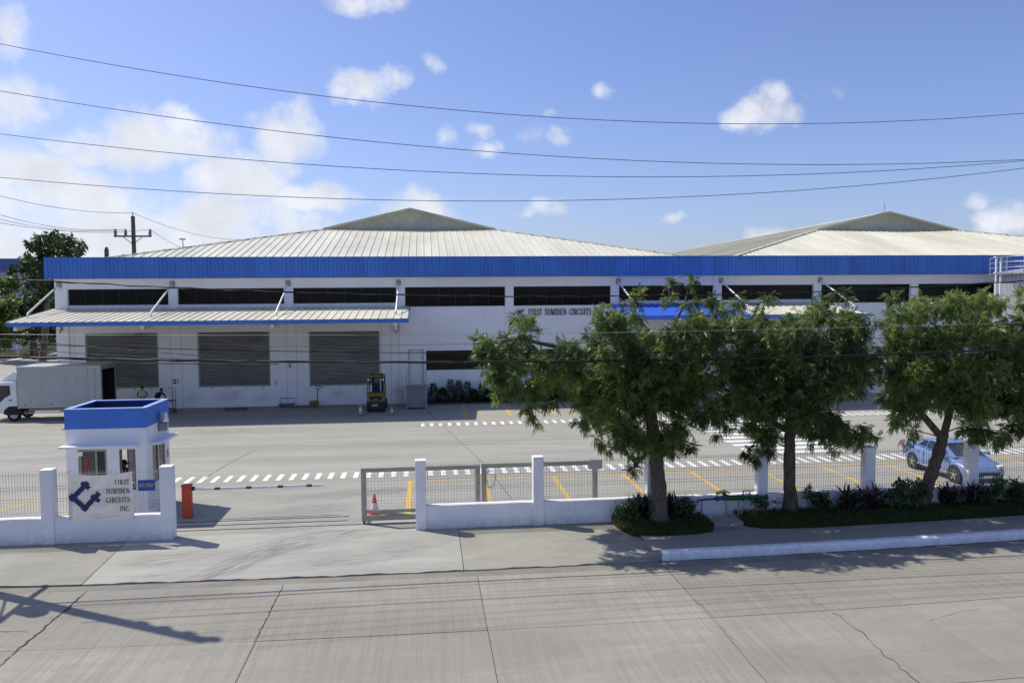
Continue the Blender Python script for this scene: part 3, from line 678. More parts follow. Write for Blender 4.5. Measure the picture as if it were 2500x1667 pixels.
# canopies hung from the wall by tubes
def canopy(u0, u1, mat, braces, bdx, left_open=True):
    v0, v1, z0, z1 = FV-.02, 49.25, 6.70, 6.0; sl = (z0-z1)/(v0-v1)
    holder = MB().box(u0, u1, v1-.03, v1+.03, 5.74, 5.985).build('canopy', 'fascia_blue', B)
    w = .46; n = int((u1-u0)/w); w = (u1-u0)/n
    sheet = MB()
    sheet.poly((0, v1-.06, z1), (w, v1-.06, z1), (w, v0, z0), (0, v0, z0)); sheet.poly((0, v0, z0-.02), (w, v0, z0-.02), (w, v1, z1-.02), (0, v1, z1-.02))
    sheet.bar((.03, v1-.08, z1+.02), (.03, v0-.02, z0+.02), .045, .045)
    me = sheet.mesh('canopy_sheet', mat)
    for i in range(n):
        o = bpy.data.objects.new('canopy_sheet', me); link(o, holder); o.location = (u0+i*w, 0, random.uniform(-.004, .004))
    MB().box(u0-.05, u0, v1-.03, v0, 5.74, 5.80).prism([(v1-.03, 5.74), (v0, 6.46), (v0, 6.70), (v1-.03, 5.99)], 'x', u0-.05, u0-.003).build('side_trim', 'fascia_blue', holder)
    MB().prism([(v1-.03, 5.74), (v0, 6.46), (v0, 6.70), (v1-.03, 5.99)], 'x', u1+.003, u1+.05).build('side_trim', 'fascia_blue', holder)
    for k in range(4): v = v1+.6+k*1.5; MB().box(u0+.02, u1-.02, v-.05, v+.05, z1+sl*(v-v1)-.15, z1+sl*(v-v1)-.03).build('purlin', 'steel_white', holder)
    for u in braces:
        a = (u+bdx, 50.9, 6.25); c = (u, FV-.12, 8.28)
        MB().tube([(a[0], a[1], 6.0), (a[0], a[1], 6.42), (a[0]+(c[0]-a[0])*.02, a[1]+.1, 6.52), c], .055, 8).build('brace', 'steel_white', holder, smooth=True)
        MB().prism([(v1+.1, 5.50), (v1+.9, 5.55), (v0, 6.15), (v0, 6.5), (v1+.1, 5.78)], 'x', u+bdx-.10, u+bdx+.10).build('beam', 'steel_white', holder)
        MB().box(u-.16, u+.16, FV-.14, FV-.10, 8.12, 8.5).build('bracket', 'steel_grey', holder)
    return holder
canopy(-24.2, -1.05, 'sheet_cream', (-23.75, -16.63, -9.13, -1.75), -.05)
canopy(13.05, 20.75, 'sheet_blue', (13.6,), .25)
canopy(20.95, 28.75, 'sheet_cream', (21.1, 28.55), .3)
# downpipes, panel joints, lamps and notices on the wall
for u in (-1.72, 5.62): MB().tube([(u, FV-.06, .05), (u, FV-.06, 8.6)], .05, 8).build('downpipe', 'wall_white', B, smooth=True)
for u in (-16.9, -16.2, -9.35, -8.7, -3.0, -2.35, -23.0):
    MB().box(u-.012, u+.012, FV-.004, FV+.01, .05, 6.4).build('panel_joint', 'truck_box', B)
for u, z in ((-23.8, 5.45), (-1.95, 5.2)):
    o = MB().box(u-.15, u+.15, FV-.35, FV-.12, z-.15, z+.12).build('floodlight', 'steel_grey', B); MB().box(u-.12, u+.12, FV-.37, FV-.352, z-.12, z+.09).build('lens', 'lamp_white', o)
    MB().box(u-.04, u+.04, FV-.12, FV, z-.35, z).build('lamp_arm', 'steel_grey', o)
o = MB().box(-16.83, -16.43, FV-.03, FV, 1.66, 1.95).build('exit_sign', 'sign_green', B)
MB().box(-16.60, -16.46, FV-.036, FV-.031, 1.71, 1.90).box(-16.80, -16.66, FV-.036, FV-.031, 1.78, 1.84).build('sign_print', 'lamp_white', o)
MB().box(-9.22, -9.08, FV-.08, FV, 2.6, 2.9).build('switch_box', 'steel_grey', B); MB().box(-9.22, -9.05, FV-.03, FV, 1.62, 1.80).build('notice', 'paint_white', B)
MB().box(-19.1, -18.7, FV-.2, FV-.02, 4.88, 5.03).build('wall_camera', 'dark_metal', B)
MB().box(-10.15, -10.02, FV-.06, FV, 1.45, 1.75).build('switch_box', 'steel_galv', B)
# company sign: emblem and raised letters
def logo(m, x0, z0, h, y, d, skew=0.0, swoosh=False, off=0):
    def bar(a, c, w):
        for k, q in enumerate(stroke([a, c], w)):
            pts = [((p.x+skew*p.y)*h+x0, p.y*h+z0) for p in q]
            ar = sum(pts[i][0]*pts[(i+1) % 4][1]-pts[(i+1) % 4][0]*pts[i][1] for i in range(4))
            m.prism(pts if ar > 0 else pts[::-1], 'y', y, y-d-.0008*bar.n); bar.n += 1
    bar.n = off
    if swoosh:
        bar((-.02, .42), (.5, .60), .20); bar((.28, .80), (.80, .22), .24); bar((.38, .98), (.62, .74), .20); bar((.42, .04), (.80, .14), .18); bar((.66, .40), (1.08, .52), .20)
        for k in range(3): bar((.45+.12*k, .62-.10*k), (1.25+.08*k, 1.05-.14*k), .06)
        return
    bar((.62, .98), (.02, .36), .17); bar((.02, .56), (.56, .0), .17); bar((.42, .0), (.98, .60), .17)
    bar((.40, .98), (.66, .76), .14); bar((.72, .52), (.98, .30), .14)
m = MB(); logo(m, 6.2, 5.97, .44, FV-.01, .05, .25, True); sg = m.build('company_sign', 'navy', B)
x = 7.2
for ch in 'FIRST SUMIDEN CIRCUITS INC.':
    if ch == ' ': x += .17; continue
    g, w = glyph_mesh(ch, .44, .60, .05, FV-.008); o = g.build('letter', 'navy', sg); o.location = (x, 0, 5.98); x += w+.012

# ================================================================== THINGS IN THE YARD
# steel stairs to the side door
T = thing('steel_stairs', 'grey steel stairs with handrails up to the small white door', 'stairs', (-.63, 52.4, 0))
for s, u in ((0, -1.28), (1, .02)):
    MB().prism([(51.95, .0), (52.2, 0), (54.0, 1.12), (55.2, 1.12), (55.2, 1.28), (53.9, 1.28), (51.95, .16)], 'x', u-.025, u+.025).build('stringer', 'steel_galv', T)
    m = MB().tube([(u, 51.98, 0), (u, 51.98, 1.05), (u, 53.95, 2.3), (u, 55.15, 2.3)], .025, 6).tube([(u, 53.95, 1.2), (u, 53.95, 2.3)], .02, 6).tube([(u, 51.98, .6), (u, 53.95, 1.8), (u, 55.15, 1.8)], .015, 6)
    m.build('handrail', 'steel_galv', T, smooth=True)
    MB().bar((u, 54.9, 0), (u, 54.9, 1.12), .06).build('leg', 'steel_galv', T)
for k in range(7):
    z = .18*(k+1)-.02; v = 52.02+k*.27
    MB().box(-1.25, 0, v, v+.26, z-.03, z).build('tread', 'steel_grey', T); MB().box(-1.25, 0, v+.255, v+.265, z, z+.12).build('riser', 'steel_grey', T)
MB().box(-1.25, 0, 53.93, 55.2, 1.23, 1.27).build('landing', 'steel_grey', T)

def wheel(parent, c, r, w, axis, rimmat='steel_grey', n=20, spokes=5):
    """axis: 'x' or 'y' = the axle; built as tyre with a rim child"""
    d = Vector((1, 0, 0)) if axis == 'x' else Vector((0, 1, 0)); c = Vector(c)
    prof = [(-.5, .62), (-.5, .9), (-.38, 1), (.38, 1), (.5, .9), (.5, .62)]
    m = MB(); a, b2 = Vector((0, 0, 1)), d.cross(Vector((0, 0, 1)))
    vs = [c + d*(w*p) + (a*math.cos(2*math.pi*k/n)+b2*math.sin(2*math.pi*k/n))*(r*q) for p, q in prof for k in range(n)]
    m.add(vs, [(i*n+k, i*n+(k+1) % n, (i+1)*n+(k+1) % n, (i+1)*n+k) for i in range(5) for k in range(n)])
    t = m.build('wheel', 'rubber', parent, smooth=50)
    rm = MB()
    for s in (-1, 1):
        rm.tube([c+d*(w*.36*s), c+d*(w*.40*s)], r*.62, n); rm.tube([c+d*(w*.40*s), c+d*(w*.50*s)], r*.16, 10)
        for k in range(spokes):
            an = 2*math.pi*k/spokes; e = a*math.cos(an)+b2*math.sin(an); rm.bar(c+d*(w*.44*s)+e*r*.12, c+d*(w*.44*s)+e*r*.6, r*.16, w*.08, up=d)
    rm.build('rim', rimmat, t, smooth=40); return t

# forklift, seen from behind
T = thing('forklift', 'yellow and black forklift parked with its counterweight towards the yard', 'forklift', (-3.18, 52.2, 0))
fc = -3.18
MB().prism([(51.05, .25), (51.0, .62), (51.12, 1.18), (51.45, 1.25), (53.0, 1.1), (53.1, .3)], 'x', fc-.55, fc+.55).build('body', 'forklift_yellow', T, bevel=.06)
MB().prism([(50.94, .20), (50.92, .66), (51.02, .70), (51.6, .70), (51.6, .2)], 'x', fc-.58, fc+.58).build('counterweight', 'dark_metal', T, bevel=.05)
MB().box(fc-.36, fc+.36, 50.985, 51.05, .80, 1.02).build('radiator_grille', 'black', T); MB().box(fc-.15, fc+.15, 50.975, 50.984, .83, .86).build('grille_plate', 'steel_galv', T)
me = font_mesh('CAT', .20, .004, 'lamp_white'); o = bpy.data.objects.new('lettering', me); link(o, T); o.matrix_basis = Matrix.Translation((fc-.05, 50.905, .46)) @ Matrix.Rotation(math.pi/2, 4, 'X')
for s in (-1, 1):
    MB().bar((fc+s*.52, 51.2, 1.2), (fc+s*.50, 51.55, 2.22), .07, .09).build('guard_post', 'forklift_yellow', T); MB().bar((fc+s*.52, 53.0, 1.0), (fc+s*.50, 52.75, 2.22), .06, .07).build('guard_post', 'dark_metal', T)
    o = MB().box(fc+s*.46-.07, fc+s*.46+.07, 51.36, 51.46, 1.98, 2.12).build('rear_lamp', 'dark_metal', T); MB().box(fc+s*.46-.055, fc+s*.46+.055, 51.35, 51.359, 1.995, 2.105).build('lens', 'lamp_white', o)
    wheel(T, (fc+s*.47, 51.45, .29), .29, .2, 'x'); wheel(T, (fc+s*.5, 52.95, .34), .34, .24, 'x')
    MB().bar((fc+s*.30, 53.35, .05), (fc+s*.30, 53.35, 2.1), .10, .14).build('mast_rail', 'dark_metal', T)
    MB().box(fc+s*.28-.05, fc+s*.28+.05, 53.45, 54.5, .06, .11).build('fork', 'dark_metal', T)
m = MB().box(fc-.54, fc+.54, 51.5, 51.58, 2.2, 2.3).box(fc-.54, fc+.54, 52.72, 52.8, 2.2, 2.3)
for k in range(7): x = fc-.5+k/6; m.box(x-.025, x+.025, 51.58, 52.72, 2.23, 2.28)
m.build('overhead_guard', 'forklift_yellow', T); MB().lathe([(.07, 0), (.07, .1), (.03, .14)], 12, (fc-.18, 51.8, 2.29)).lathe([(.07, 0), (.07, .1), (.03, .14)], 12, (fc+.35, 51.9, 2.29)).build('beacon', 'dark_metal', T)
MB().prism([(51.75, 1.2), (51.72, 1.78), (51.85, 1.80), (51.95, 1.32), (52.4, 1.30), (52.4, 1.18)], 'x', fc-.24, fc+.24).build('seat', 'black', T, bevel=.04)
MB().tube([(fc, 52.75, 1.0), (fc, 52.6, 1.5)], .03, 6).tube([(fc+.16*math.cos(a), 52.58+.05*math.sin(a), 1.52+.14*math.sin(a)) for a in [k*math.pi/6 for k in range(13)]], .015, 6).build('steering_wheel', 'black', T)
MB().box(fc-.34, fc+.34, 53.3, 53.4, .15, .3).box(fc-.34, fc+.34, 53.3, 53.4, 1.95, 2.08).box(fc-.4, fc+.4, 53.42, 53.47, .2, .7).build('carriage', 'dark_metal', T)

def cone(label, loc, h, body, band, r=.15, base=.36):
    T = thing('traffic_cone', label, 'cone', loc, 0, 'traffic cones')
    MB().lathe([(r, .03), (r*.72, h*.35)], 20).build('cone_body', body, T, smooth=60, world=False)
    MB().lathe([(r*.72, h*.35), (r*.5, h*.60)], 20).build('reflective_band', band, T, smooth=60, world=False)
    MB().lathe([(r*.5, h*.60), (r*.2, h*.97), (r*.12, h)], 20).build('cone_tip', body, T, smooth=60, world=False)
    MB().box(-base/2, base/2, -base/2, base/2, 0, .035).build('cone_base', body if body == 'cone_red' else 'dark_metal', T, world=False, bevel=.01); return T
cone('red traffic cone with white band standing behind the open gate', (-1.75, 26.5, 0), .75, 'cone_red', 'line_white', .17, .42)
cone('larger faded traffic cone left of the forklift', (-4.07, 50.05, 0), .72, 'cone_grey', 'line_white')
cone('smaller faded traffic cone right of the forklift', (-2.12, 49.95, 0), .56, 'cone_grey', 'line_white', .12, .30)

# pallet, pallet jack, low blue trolley, platform cart
T = thing('pallet', 'dark wooden pallet lying flat below the middle shutter', 'pallet', (-12.45, 53.7, 0))
for k in range(3): MB().box(-13.1, -11.8, 53.3+k*.4-.04, 53.3+k*.4+.04, 0, .09).build('bearer', 'terracotta', T)
for k in range(7): MB().box(-13.1+k*.2, -12.98+k*.2, 53.25, 54.15, .092, .115).build('deck_board', 'terracotta', T)
T = thing('pallet_jack', 'yellow hand pallet jack with upright dark handle by the right shutter', 'pallet jack', (-7.35, 54.3, 0))
MB().box(-7.75, -7.15, 54.0, 54.5, .12, .42).build('pump_body', 'forklift_yellow', T, bevel=.05); MB().tube([(-7.25, 54.1, .4), (-7.15, 54.0, 1.25)], .03, 8).build('handle', 'dark_metal', T)
MB().tube([(-7.3, 54.0, 1.25), (-7.0, 54.0, 1.25)], .025, 8).tube([(-7.3, 54.0, 1.25), (-7.3, 54.0, 1.42), (-7.0, 54.0, 1.42), (-7.0, 54.0, 1.25)], .02, 8).build('grip', 'black', T)
for v in (54.05, 54.4): MB().box(-9.0, -7.7, v-.08, v+.08, .06, .11).build('fork', 'terracotta', T)
for v in (54.15, 54.35): wheel(T, (-7.4, v, .1), .1, .06, 'y', n=12)
T = thing('hand_trolley', 'low blue flat trolley against the wall left of the pallet jack', 'trolley', (-9.35, 54.75, 0))
MB().box(-9.85, -8.85, 54.4, 55.1, .14, .20).build('deck', 'plastic_blue', T, bevel=.01); MB().tube([(-9.8, 55.05, .2), (-9.8, 55.05, .55), (-8.9, 55.05, .55), (-8.9, 55.05, .2)], .02, 8).build('rail', 'plastic_blue', T)
for x in (-9.7, -9.0):
    for y in (54.5, 55.0): wheel(T, (x, y, .07), .07, .04, 'y', n=10)
T = thing('platform_cart', 'dark platform cart with tall bent handle beside the leaning person', 'cart', (-16.6, 53.0, 0))
MB().box(-17.0, -16.1, 52.75, 53.4, .75, .80).box(-17.0, -16.1, 52.75, 53.4, .2, .26).build('shelf', 'terracotta', T)
m = MB()
for x in (-17.0, -16.12):
    for y in (52.78, 53.36): m.bar((x, y, .1), (x, y, .8), .04)
m.build('frame', 'dark_metal', T); MB().tube([(-16.12, 52.78, .8), (-16.10, 52.8, 1.5), (-16.2, 52.9, 1.62), (-16.5, 53.0, 1.62)], .025, 8).tube([(-16.12, 53.36, .8), (-16.10, 53.34, 1.5), (-16.2, 53.3, 1.6)], .025, 8).build('handle', 'steel_grey', T)
for x in (-16.95, -16.15):
    for y in (52.8, 53.35): wheel(T, (x, y, .09), .09, .05, 'y', n=10)

# box truck: cab cut by the picture edge
T = thing('box_truck', 'white box truck with grey cargo body and open rear end', 'truck', (-22.6, 51.8, 0))
tv0, tv1, tu0, tu1 = 50.62, 52.85, -24.42, -19.62
cb_ = MB().box(tu0, tu1, tv0, tv0+.05, .88, 3.27).box(tu0, tu1, tv1-.05, tv1, .88, 3.27).box(tu0, tu0+.05, tv0+.05, tv1-.05, .88, 3.27).box(tu0+.05, tu1, tv0+.05, tv1-.05, .88, .96).build('cargo_body', 'truck_box', T)
MB().box(tu0+.002, tu1-.002, tv0-.01, tv1+.01, 3.272, 3.31).build('cargo_roof', 'truck_box', cb_)
for k in range(8): u = tu0+.03+k*(tu1-tu0-.06)/7; MB().box(u-.008, u+.008, tv0-.006, tv0-.001, .92, 3.2).build('side_rib', 'truck_box', cb_)
m = MB().box(tu0-.01, tu1+.01, tv0-.02, tv0+.03, .80, .885).box(tu0-.01, tu1+.01, tv0-.02, tv0-.003, 3.2, 3.3); m.build('edge_rail', 'steel_galv', cb_)
m = MB().box(tu1, tu1+.05, tv0, tv0+.10, .88, 3.27).box(tu1, tu1+.05, tv1-.10, tv1, .88, 3.27).box(tu1, tu1+.05, tv0+.1, tv1-.1, 3.05, 3.27); m.build('rear_frame', 'steel_grey', cb_)
MB().box(tu0+.06, tu1-.02, tv1-.07, tv1-.055, .97, 3.25).box(tu0+.055, tu0+.07, tv0+.06, tv1-.075, .97, 3.25).box(tu0+.08, tu1-.02, tv0+.055, tv0+.07, .97, 3.25).box(tu0+.08, tu1-.02, tv0+.08, tv1-.08, 3.24, 3.262).box(tu0+.08, tu1-.02, tv0+.08, tv1-.08, .965, .975).build('shade_lining', 'black', cb_); MB().box(tu1-1.0, tu1+.0, tv1+.004, tv1+.035, .9, 3.2).build('rear_door', 'truck_box', T); m = MB()  # black inner panels added to paint in the shade of the open cargo space
for z in (1.5, 2.1, 2.7): m.box(tu0+.02, tu1-.95, tv0-.008, tv0-.002, z-.008, z+.008)
m.build('panel_seam', 'truck_box', cb_)
for u in (tu0+.4, tu0+1.9, tu0+3.3): MB().box(u-.05, u+.05, tv0-.03, tv0-.003, .98, 1.03).build('marker_lamp', 'orange', cb_)
MB().box(tu1-.05, tu1-.01, tv0+.02, tv0+.45, .25, .55).build('mudflap', 'rubber', T); MB().box(tu1-.02, tu1+.06, tv0+.1, tv0+.4, .62, .74).build('tail_light', 'lamp_red', T)
for u in (tu1-.75, tu1-.35): MB().tube([(u, tv0-.06, .95), (u, tv0-.06, 3.15)], .015, 6).build('lock_rod', 'steel_galv', T)
MB().box(tu1-.9, tu1+.02, tv0-.045, tv0-.015, .9, 3.2).build('rear_door', 'truck_box', T)
MB().box(tu0-1.5, tu1-.1, 51.1, 51.2, .55, .78).box(tu0-1.5, tu1-.1, 52.25, 52.35, .55, .78).box(tu1-.2, tu1-.1, 50.8, 52.7, .55, .7).build('chassis', 'dark_metal', T)
MB().box(tu0+.6, tu1-1.6, tv0+.02, tv0+.06, .48, .56).box(tu0+.6, tu1-1.6, tv0+.02, tv0+.06, .66, .72).build('side_guard', 'steel_galv', T)
cabp = [(-26.35, .45), (-26.4, 1.15), (-26.25, 1.35), (-25.75, 2.25), (-25.5, 2.38), (-24.55, 2.40), (-24.5, 1.2), (-24.5, .55)]
MB().prism(cabp, 'y', 50.75, 52.7).build('cab', 'truck_white', T, bevel=.06)
gp = [(-26.02, 1.42), (-25.66, 2.18), (-24.92, 2.18), (-24.88, 1.62), (-25.2, 1.45), (-25.5, 1.15), (-25.7, 1.12)]
MB().prism(gp, 'y', 50.738, 50.748).build('side_window', 'truck_glass', T)
MB().bar((-25.86, 50.733, 1.30), (-25.5, 50.733, 2.16), .04, .02).bar((-25.05, 50.735, 1.5), (-24.9, 50.735, 2.18), .04, .02).build('window_trim', 'black', T)
MB().box(-24.98, -24.82, 50.72, 50.745, 1.26, 1.32).build('door_handle', 'black', T); MB().poly((-26.27, 50.95, 1.38), (-26.27, 52.5, 1.38), (-25.78, 52.5, 2.22), (-25.78, 50.95, 2.22)).build('windscreen', 'truck_glass', T)
MB().prism([(-25.6, 2.40), (-24.62, 2.40), (-24.62, 2.98), (-24.75, 3.0)], 'y', 50.95, 52.5).build('wind_deflector', 'truck_white', T, bevel=.03)
MB().box(-25.03, -24.5, 52.45, 52.68, 2.46, 2.84).build('roof_box', 'truck_box', T, bevel=.02)
MB().prism([(-25.32, .45), (-25.25, .72), (-25.0, .92), (-24.55, .92), (-24.32, .72), (-24.25, .45), (-24.4, .4), (-25.15, .4)], 'y', 50.735, 50.95).build('mudguard', 'black', T)
for y in (50.92, 52.55): wheel(T, (-24.78, y, .385), .385, .22, 'y', 'steel_galv', 24, 6); wheel(T, (-20.9, y, .385), .385, .3, 'y', 'steel_galv', 24, 6)

# boom barrier
T = thing('boom_barrier', 'orange boom barrier cabinet with white and red striped arm beside the guardhouse', 'barrier', (-7.92, 27.2, 0))
MB().box(-8.08, -7.79, 27.05, 27.30, 0, 1.06).build('cabinet', 'orange', T, bevel=.02); MB().box(-8.10, -7.77, 27.03, 27.32, 1.062, 1.11).build('cabinet_lid', 'orange', T, bevel=.015)
MB().cyl((-7.76, 27.15, .97), (-7.68, 27.15, .97), .07).build('pivot', 'dark_metal', T)
MB().box(-7.7, -3.52, 27.12, 27.16, .91, .98).build('boom_arm', 'paint_white', T)
for u in (-6.95, -5.93, -4.9, -3.95): MB().box(u-.09, u+.09, 27.114, 27.166, .906, .984).build('red_band', 'stripe_red', T)
MB().box(-8.02, -7.85, 27.044, 27.05, .35, .8).build('cabinet_door', 'orange', T)

# ------------------------------------------------------------------ guardhouse
T = thing('guardhouse', 'small white guardhouse with blue parapet band beside the driveway', 'guardhouse', (-10.47, 28.5, 0))
gu0, gu1, gv0, gv1 = -11.75, -9.22, 27.3, 29.65; TH = .14
def wallgrid(m, a0, a1, z0, z1, ops, f, th):
    us = sorted({a0, a1} | {q for o in ops for q in o[:2]}); zs = sorted({z0, z1} | {q for o in ops for q in o[2:]})
    for i in range(len(us)-1):
        for j in range(len(zs)-1):
            c, z = (us[i]+us[i+1])/2, (zs[j]+zs[j+1])/2
            if any(o[0] < c < o[1] and o[2] < z < o[3] for o in ops): continue
            p = lambda u, w, d: f(u, d) + (w,)
            for d in (0, th): m.poly(p(us[i], zs[j], d), p(us[i+1], zs[j], d), p(us[i+1], zs[j+1], d), p(us[i], zs[j+1], d))
    for a, c, z0_, z1_ in ops:
        p = lambda u, w, d: f(u, d) + (w,)
        for (x1, y1), (x2, y2) in (((a, z0_), (a, z1_)), ((c, z0_), (c, z1_)), ((a, z0_), (c, z0_)), ((a, z1_), (c, z1_))):
            m.poly(p(x1, y1, 0), p(x2, y2, 0), p(x2, y2, th), p(x1, y1, th))
m = MB(); F_ = [(-11.38, -10.48, 0.1, 2.34), (-10.09, -9.58, .95, 2.32)]; Rr = [(27.85, 29.2, 1.0, 2.3)]; Bk = [(-11.3, -10.6, 1.05, 2.2), (-10.2, -9.5, 1.0, 2.3)]; Lf = [(28.1, 29.1, 1.1, 2.2)]
wallgrid(m, gu0, gu1, 0, 3.02, F_, lambda u, d: (u, gv0+d), TH); wallgrid(m, gu0, gu1, 0, 3.02, Bk, lambda u, d: (u, gv1-d), TH)
wallgrid(m, gv0, gv1, 0, 3.02, Rr, lambda v, d: (gu1-d, v), TH); wallgrid(m, gv0, gv1, 0, 3.02, Lf, lambda v, d: (gu0+d, v), TH)
m.build('wall', 'wall_white', T)
e = .012; m = MB()
m.box(gu0-e, gu1+e, gv0-e, gv0+.14, 3.02, 3.66).box(gu0-e, gu1+e, gv1-.14, gv1+e, 3.02, 3.66).box(gu0-e, gu0+.14, gv0+.14, gv1-.14, 3.02, 3.66).box(gu1-.14, gu1+e, gv0+.14, gv1-.14, 3.02, 3.66)
m.build('parapet', 'booth_blue', T)
m = MB(); o2 = .022
m.box(gu0-o2, gu1+o2, gv0-o2, gv0+.15, 3.66, 3.69).box(gu0-o2, gu1+o2, gv1-.15, gv1+o2, 3.66, 3.69).box(gu0-o2, gu0+.15, gv0+.15, gv1-.15, 3.66, 3.69).box(gu1-.15, gu1+o2, gv0+.15, gv1-.15, 3.66, 3.69)
simple('cap_blue', (.30, .42, .74), .6, var=.08); m.build('parapet_cap', 'cap_blue', T)
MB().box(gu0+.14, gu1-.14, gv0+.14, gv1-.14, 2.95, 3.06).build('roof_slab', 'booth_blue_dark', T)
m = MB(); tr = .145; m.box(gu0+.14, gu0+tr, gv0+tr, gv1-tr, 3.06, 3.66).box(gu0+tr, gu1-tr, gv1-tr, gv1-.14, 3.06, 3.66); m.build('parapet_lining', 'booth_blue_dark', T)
MB().box(gu0-.1, -9.45, gv0-.34, gv0, 2.42, 2.50).build('ledge', 'wall_white', T, bevel=.01); MB().box(gu1, gu1+.36, gv0+.35, gv1-.1, 2.38, 2.46).build('ledge', 'wall_white', T, bevel=.01)
o = MB().box(-11.36, -11.30, gv0+.03, gv0+.11, .1, 2.33).box(-10.55, -10.49, gv0+.03, gv0+.11, .1, 2.33).box(-11.30, -10.55, gv0+.03, gv0+.11, 2.27, 2.33).box(-10.86, -10.80, gv0+.03, gv0+.11, .1, 2.27).build('sliding_door', 'gate_grey', T)
simple('door_film', (.10, .105, .09), .25); MB().box(-11.30, -10.86, gv0+.06, gv0+.075, .1, 2.27).build('door_pane', 'door_film', o); MB().box(-10.80, -10.55, gv0+.06, gv0+.075, .1, 2.27).build('door_pane', 'truck_glass', o)
MB().box(-11.22, -11.10, gv0+.045, gv0+.058, 1.55, 2.05).build('notice', 'notice_red', T)
MB().box(-11.36, -11.22, gv0-.06, gv0+.02, 2.14, 2.28).build('door_lamp', 'lamp_white', T)
MB().box(-10.09, -10.03, gv0+.02, gv0+.1, .95, 2.32).box(-9.64, -9.58, gv0+.02, gv0+.1, .95, 2.32).box(-10.03, -9.64, gv0+.02, gv0+.1, .95, 1.0).build('window_frame', 'terracotta', T)
MB().box(gu1-.1, gu1-.02, 27.85, 27.91, 1, 2.3).box(gu1-.1, gu1-.02, 29.14, 29.2, 1, 2.3).box(gu1-.1, gu1-.02, 28.5, 28.56, 1, 2.3).box(gu1-.1, gu1-.02, 27.91, 29.14, 1, 1.05).build('window_frame', 'gate_grey', T)
MB().box(gu1-.075, gu1-.06, 27.91, 28.5, 1.05, 2.3).build('window_pane', 'door_film', T)
for u0_, u1_ in ((-11.3, -10.6), (-10.2, -9.5)): MB().box(u0_, u0_+.05, gv1-.1, gv1-.04, 1.02, 2.24).box(u1_-.05, u1_, gv1-.1, gv1-.04, 1.02, 2.24).build('window_frame', 'terracotta', T)
MB().box(-11.5, -9.4, gv1-.7, gv1-.2, .72, .78).build('desk', 'wood', T)
o = MB().box(gu1+.012, gu1+.06, 28.5, 28.62, 2.7, 3.05).bar((gu1+.06, 28.56, 2.95), (gu1+.22, 28.56, 3.18), .04).build('floodlight', 'steel_grey', T)
MB().prism([(28.4, 3.12), (28.72, 3.12), (28.72, 3.34), (28.4, 3.34)], 'x', gu1+.10, gu1+.26).build('lamp_head', 'steel_galv', o, bevel=.03); MB().prism([(28.45, 2.72), (28.8, 2.92), (28.8, 2.98), (28.45, 2.98)], 'x', gu1+.06, gu1+.3).build('lamp_bracket', 'steel_grey', o)
MB().box(gu1+.26, gu1+.265, 28.43, 28.69, 3.14, 3.32).build('lens', 'lamp_white', o)
simple('violet', (.16, .10, .35), .6); me = font_mesh('B', .38, .003, 'violet'); o = bpy.data.objects.new('lettering', me); link(o, T)
o.matrix_basis = Matrix.Translation((gu1+.006, 29.42, 1.75)) @ Matrix.Rotation(math.pi/2, 4, 'Z') @ Matrix.Rotation(math.pi/2, 4, 'X')

# ------------------------------------------------------------------ perimeter fences
def mesh_panel(u0, u1, z0, z1, v, parent):
    m = MB(); n = int((u1-u0)/.084); r = .0085
    for k in range(n+1): x = u0+(u1-u0)*(k+.5)/(n+1); m.bar((x, v, z0), (x, v, z1+.03), r)
    H = z1-z0
    for f in (.0, .06, .33, .40, .62, .69, .97):
        m.bar((u0-.02, v-.008 if f in (.0, .97) else v-.02, z0+.03+f*(H-.05)), (u1+.02, v-.008 if f in (.0, .97) else v-.02, z0+.03+f*(H-.05)), r*1.15)
    return m.build('mesh_panel', 'wire_mesh', parent)
def pillar(u, parent, w=.33, h=2.17):
    o = MB().box(u-w/2, u+w/2, VW-.19, VW+.16, -.12, h-.04).build('pillar', 'fence_white', parent, bevel=.012)
    m = MB(); t = h; b0 = h-.04
    m.box(u-w/2-.004, u+w/2+.004, VW-.194, VW+.164, b0, t).build('pillar_cap', 'paint_white', o, bevel=.01)
def base(u0, u1, parent, top=.72, us=None):
    m = MB(); n = max(2, int((u1-u0)/.4)); vs = []
    for i in range(n+1):
        u = u0+(u1-u0)*i/n; j = .006*math.sin(u*5.1)+random.uniform(-.004, .004)
        vs += [(u, VW-.13, -.15), (u, VW-.13, top+j), (u, VW+.11, top+j+.004), (u, VW+.11, -.15)]
    m.add(vs, [(4*i+k, 4*i+4+k, 4*i+5+k, 4*i+1+k) for i in range(n) for k in range(3)] + [(0, 1, 2, 3), (4*n+3, 4*n+2, 4*n+1, 4*n)])
    m.build('base_wall', 'fence_white', parent)
FR = thing('perimeter_fence', 'white base wall and pillars with wire mesh running right from the gate', 'fence', (-.2, VW, 0))
pr = [-.2+3.71*i for i in range(9)]
for i, u in enumerate(pr):
    pillar(u, FR)
    if i < len(pr)-1: base(u+.165, pr[i+1]-.165, FR); mesh_panel(u+.17, pr[i+1]-.17, .76, 2.02, VW+.02, FR)
FL = thing('perimeter_fence', 'white base wall and pillars with wire mesh in front of the guardhouse', 'fence', (-7.85, VW, 0))
pl = [-7.83, -11.24, -14.9, -18.6, -22.3]
for i, u in enumerate(pl):
    pillar(u, FL, .36 if i == 0 else .35, 2.22)
    if i < len(pl)-1: base(pl[i+1]+.175, u-.175, FL, .76); mesh_panel(pl[i+1]+.18, u-.18, .79, 2.1, VW+.02, FL)
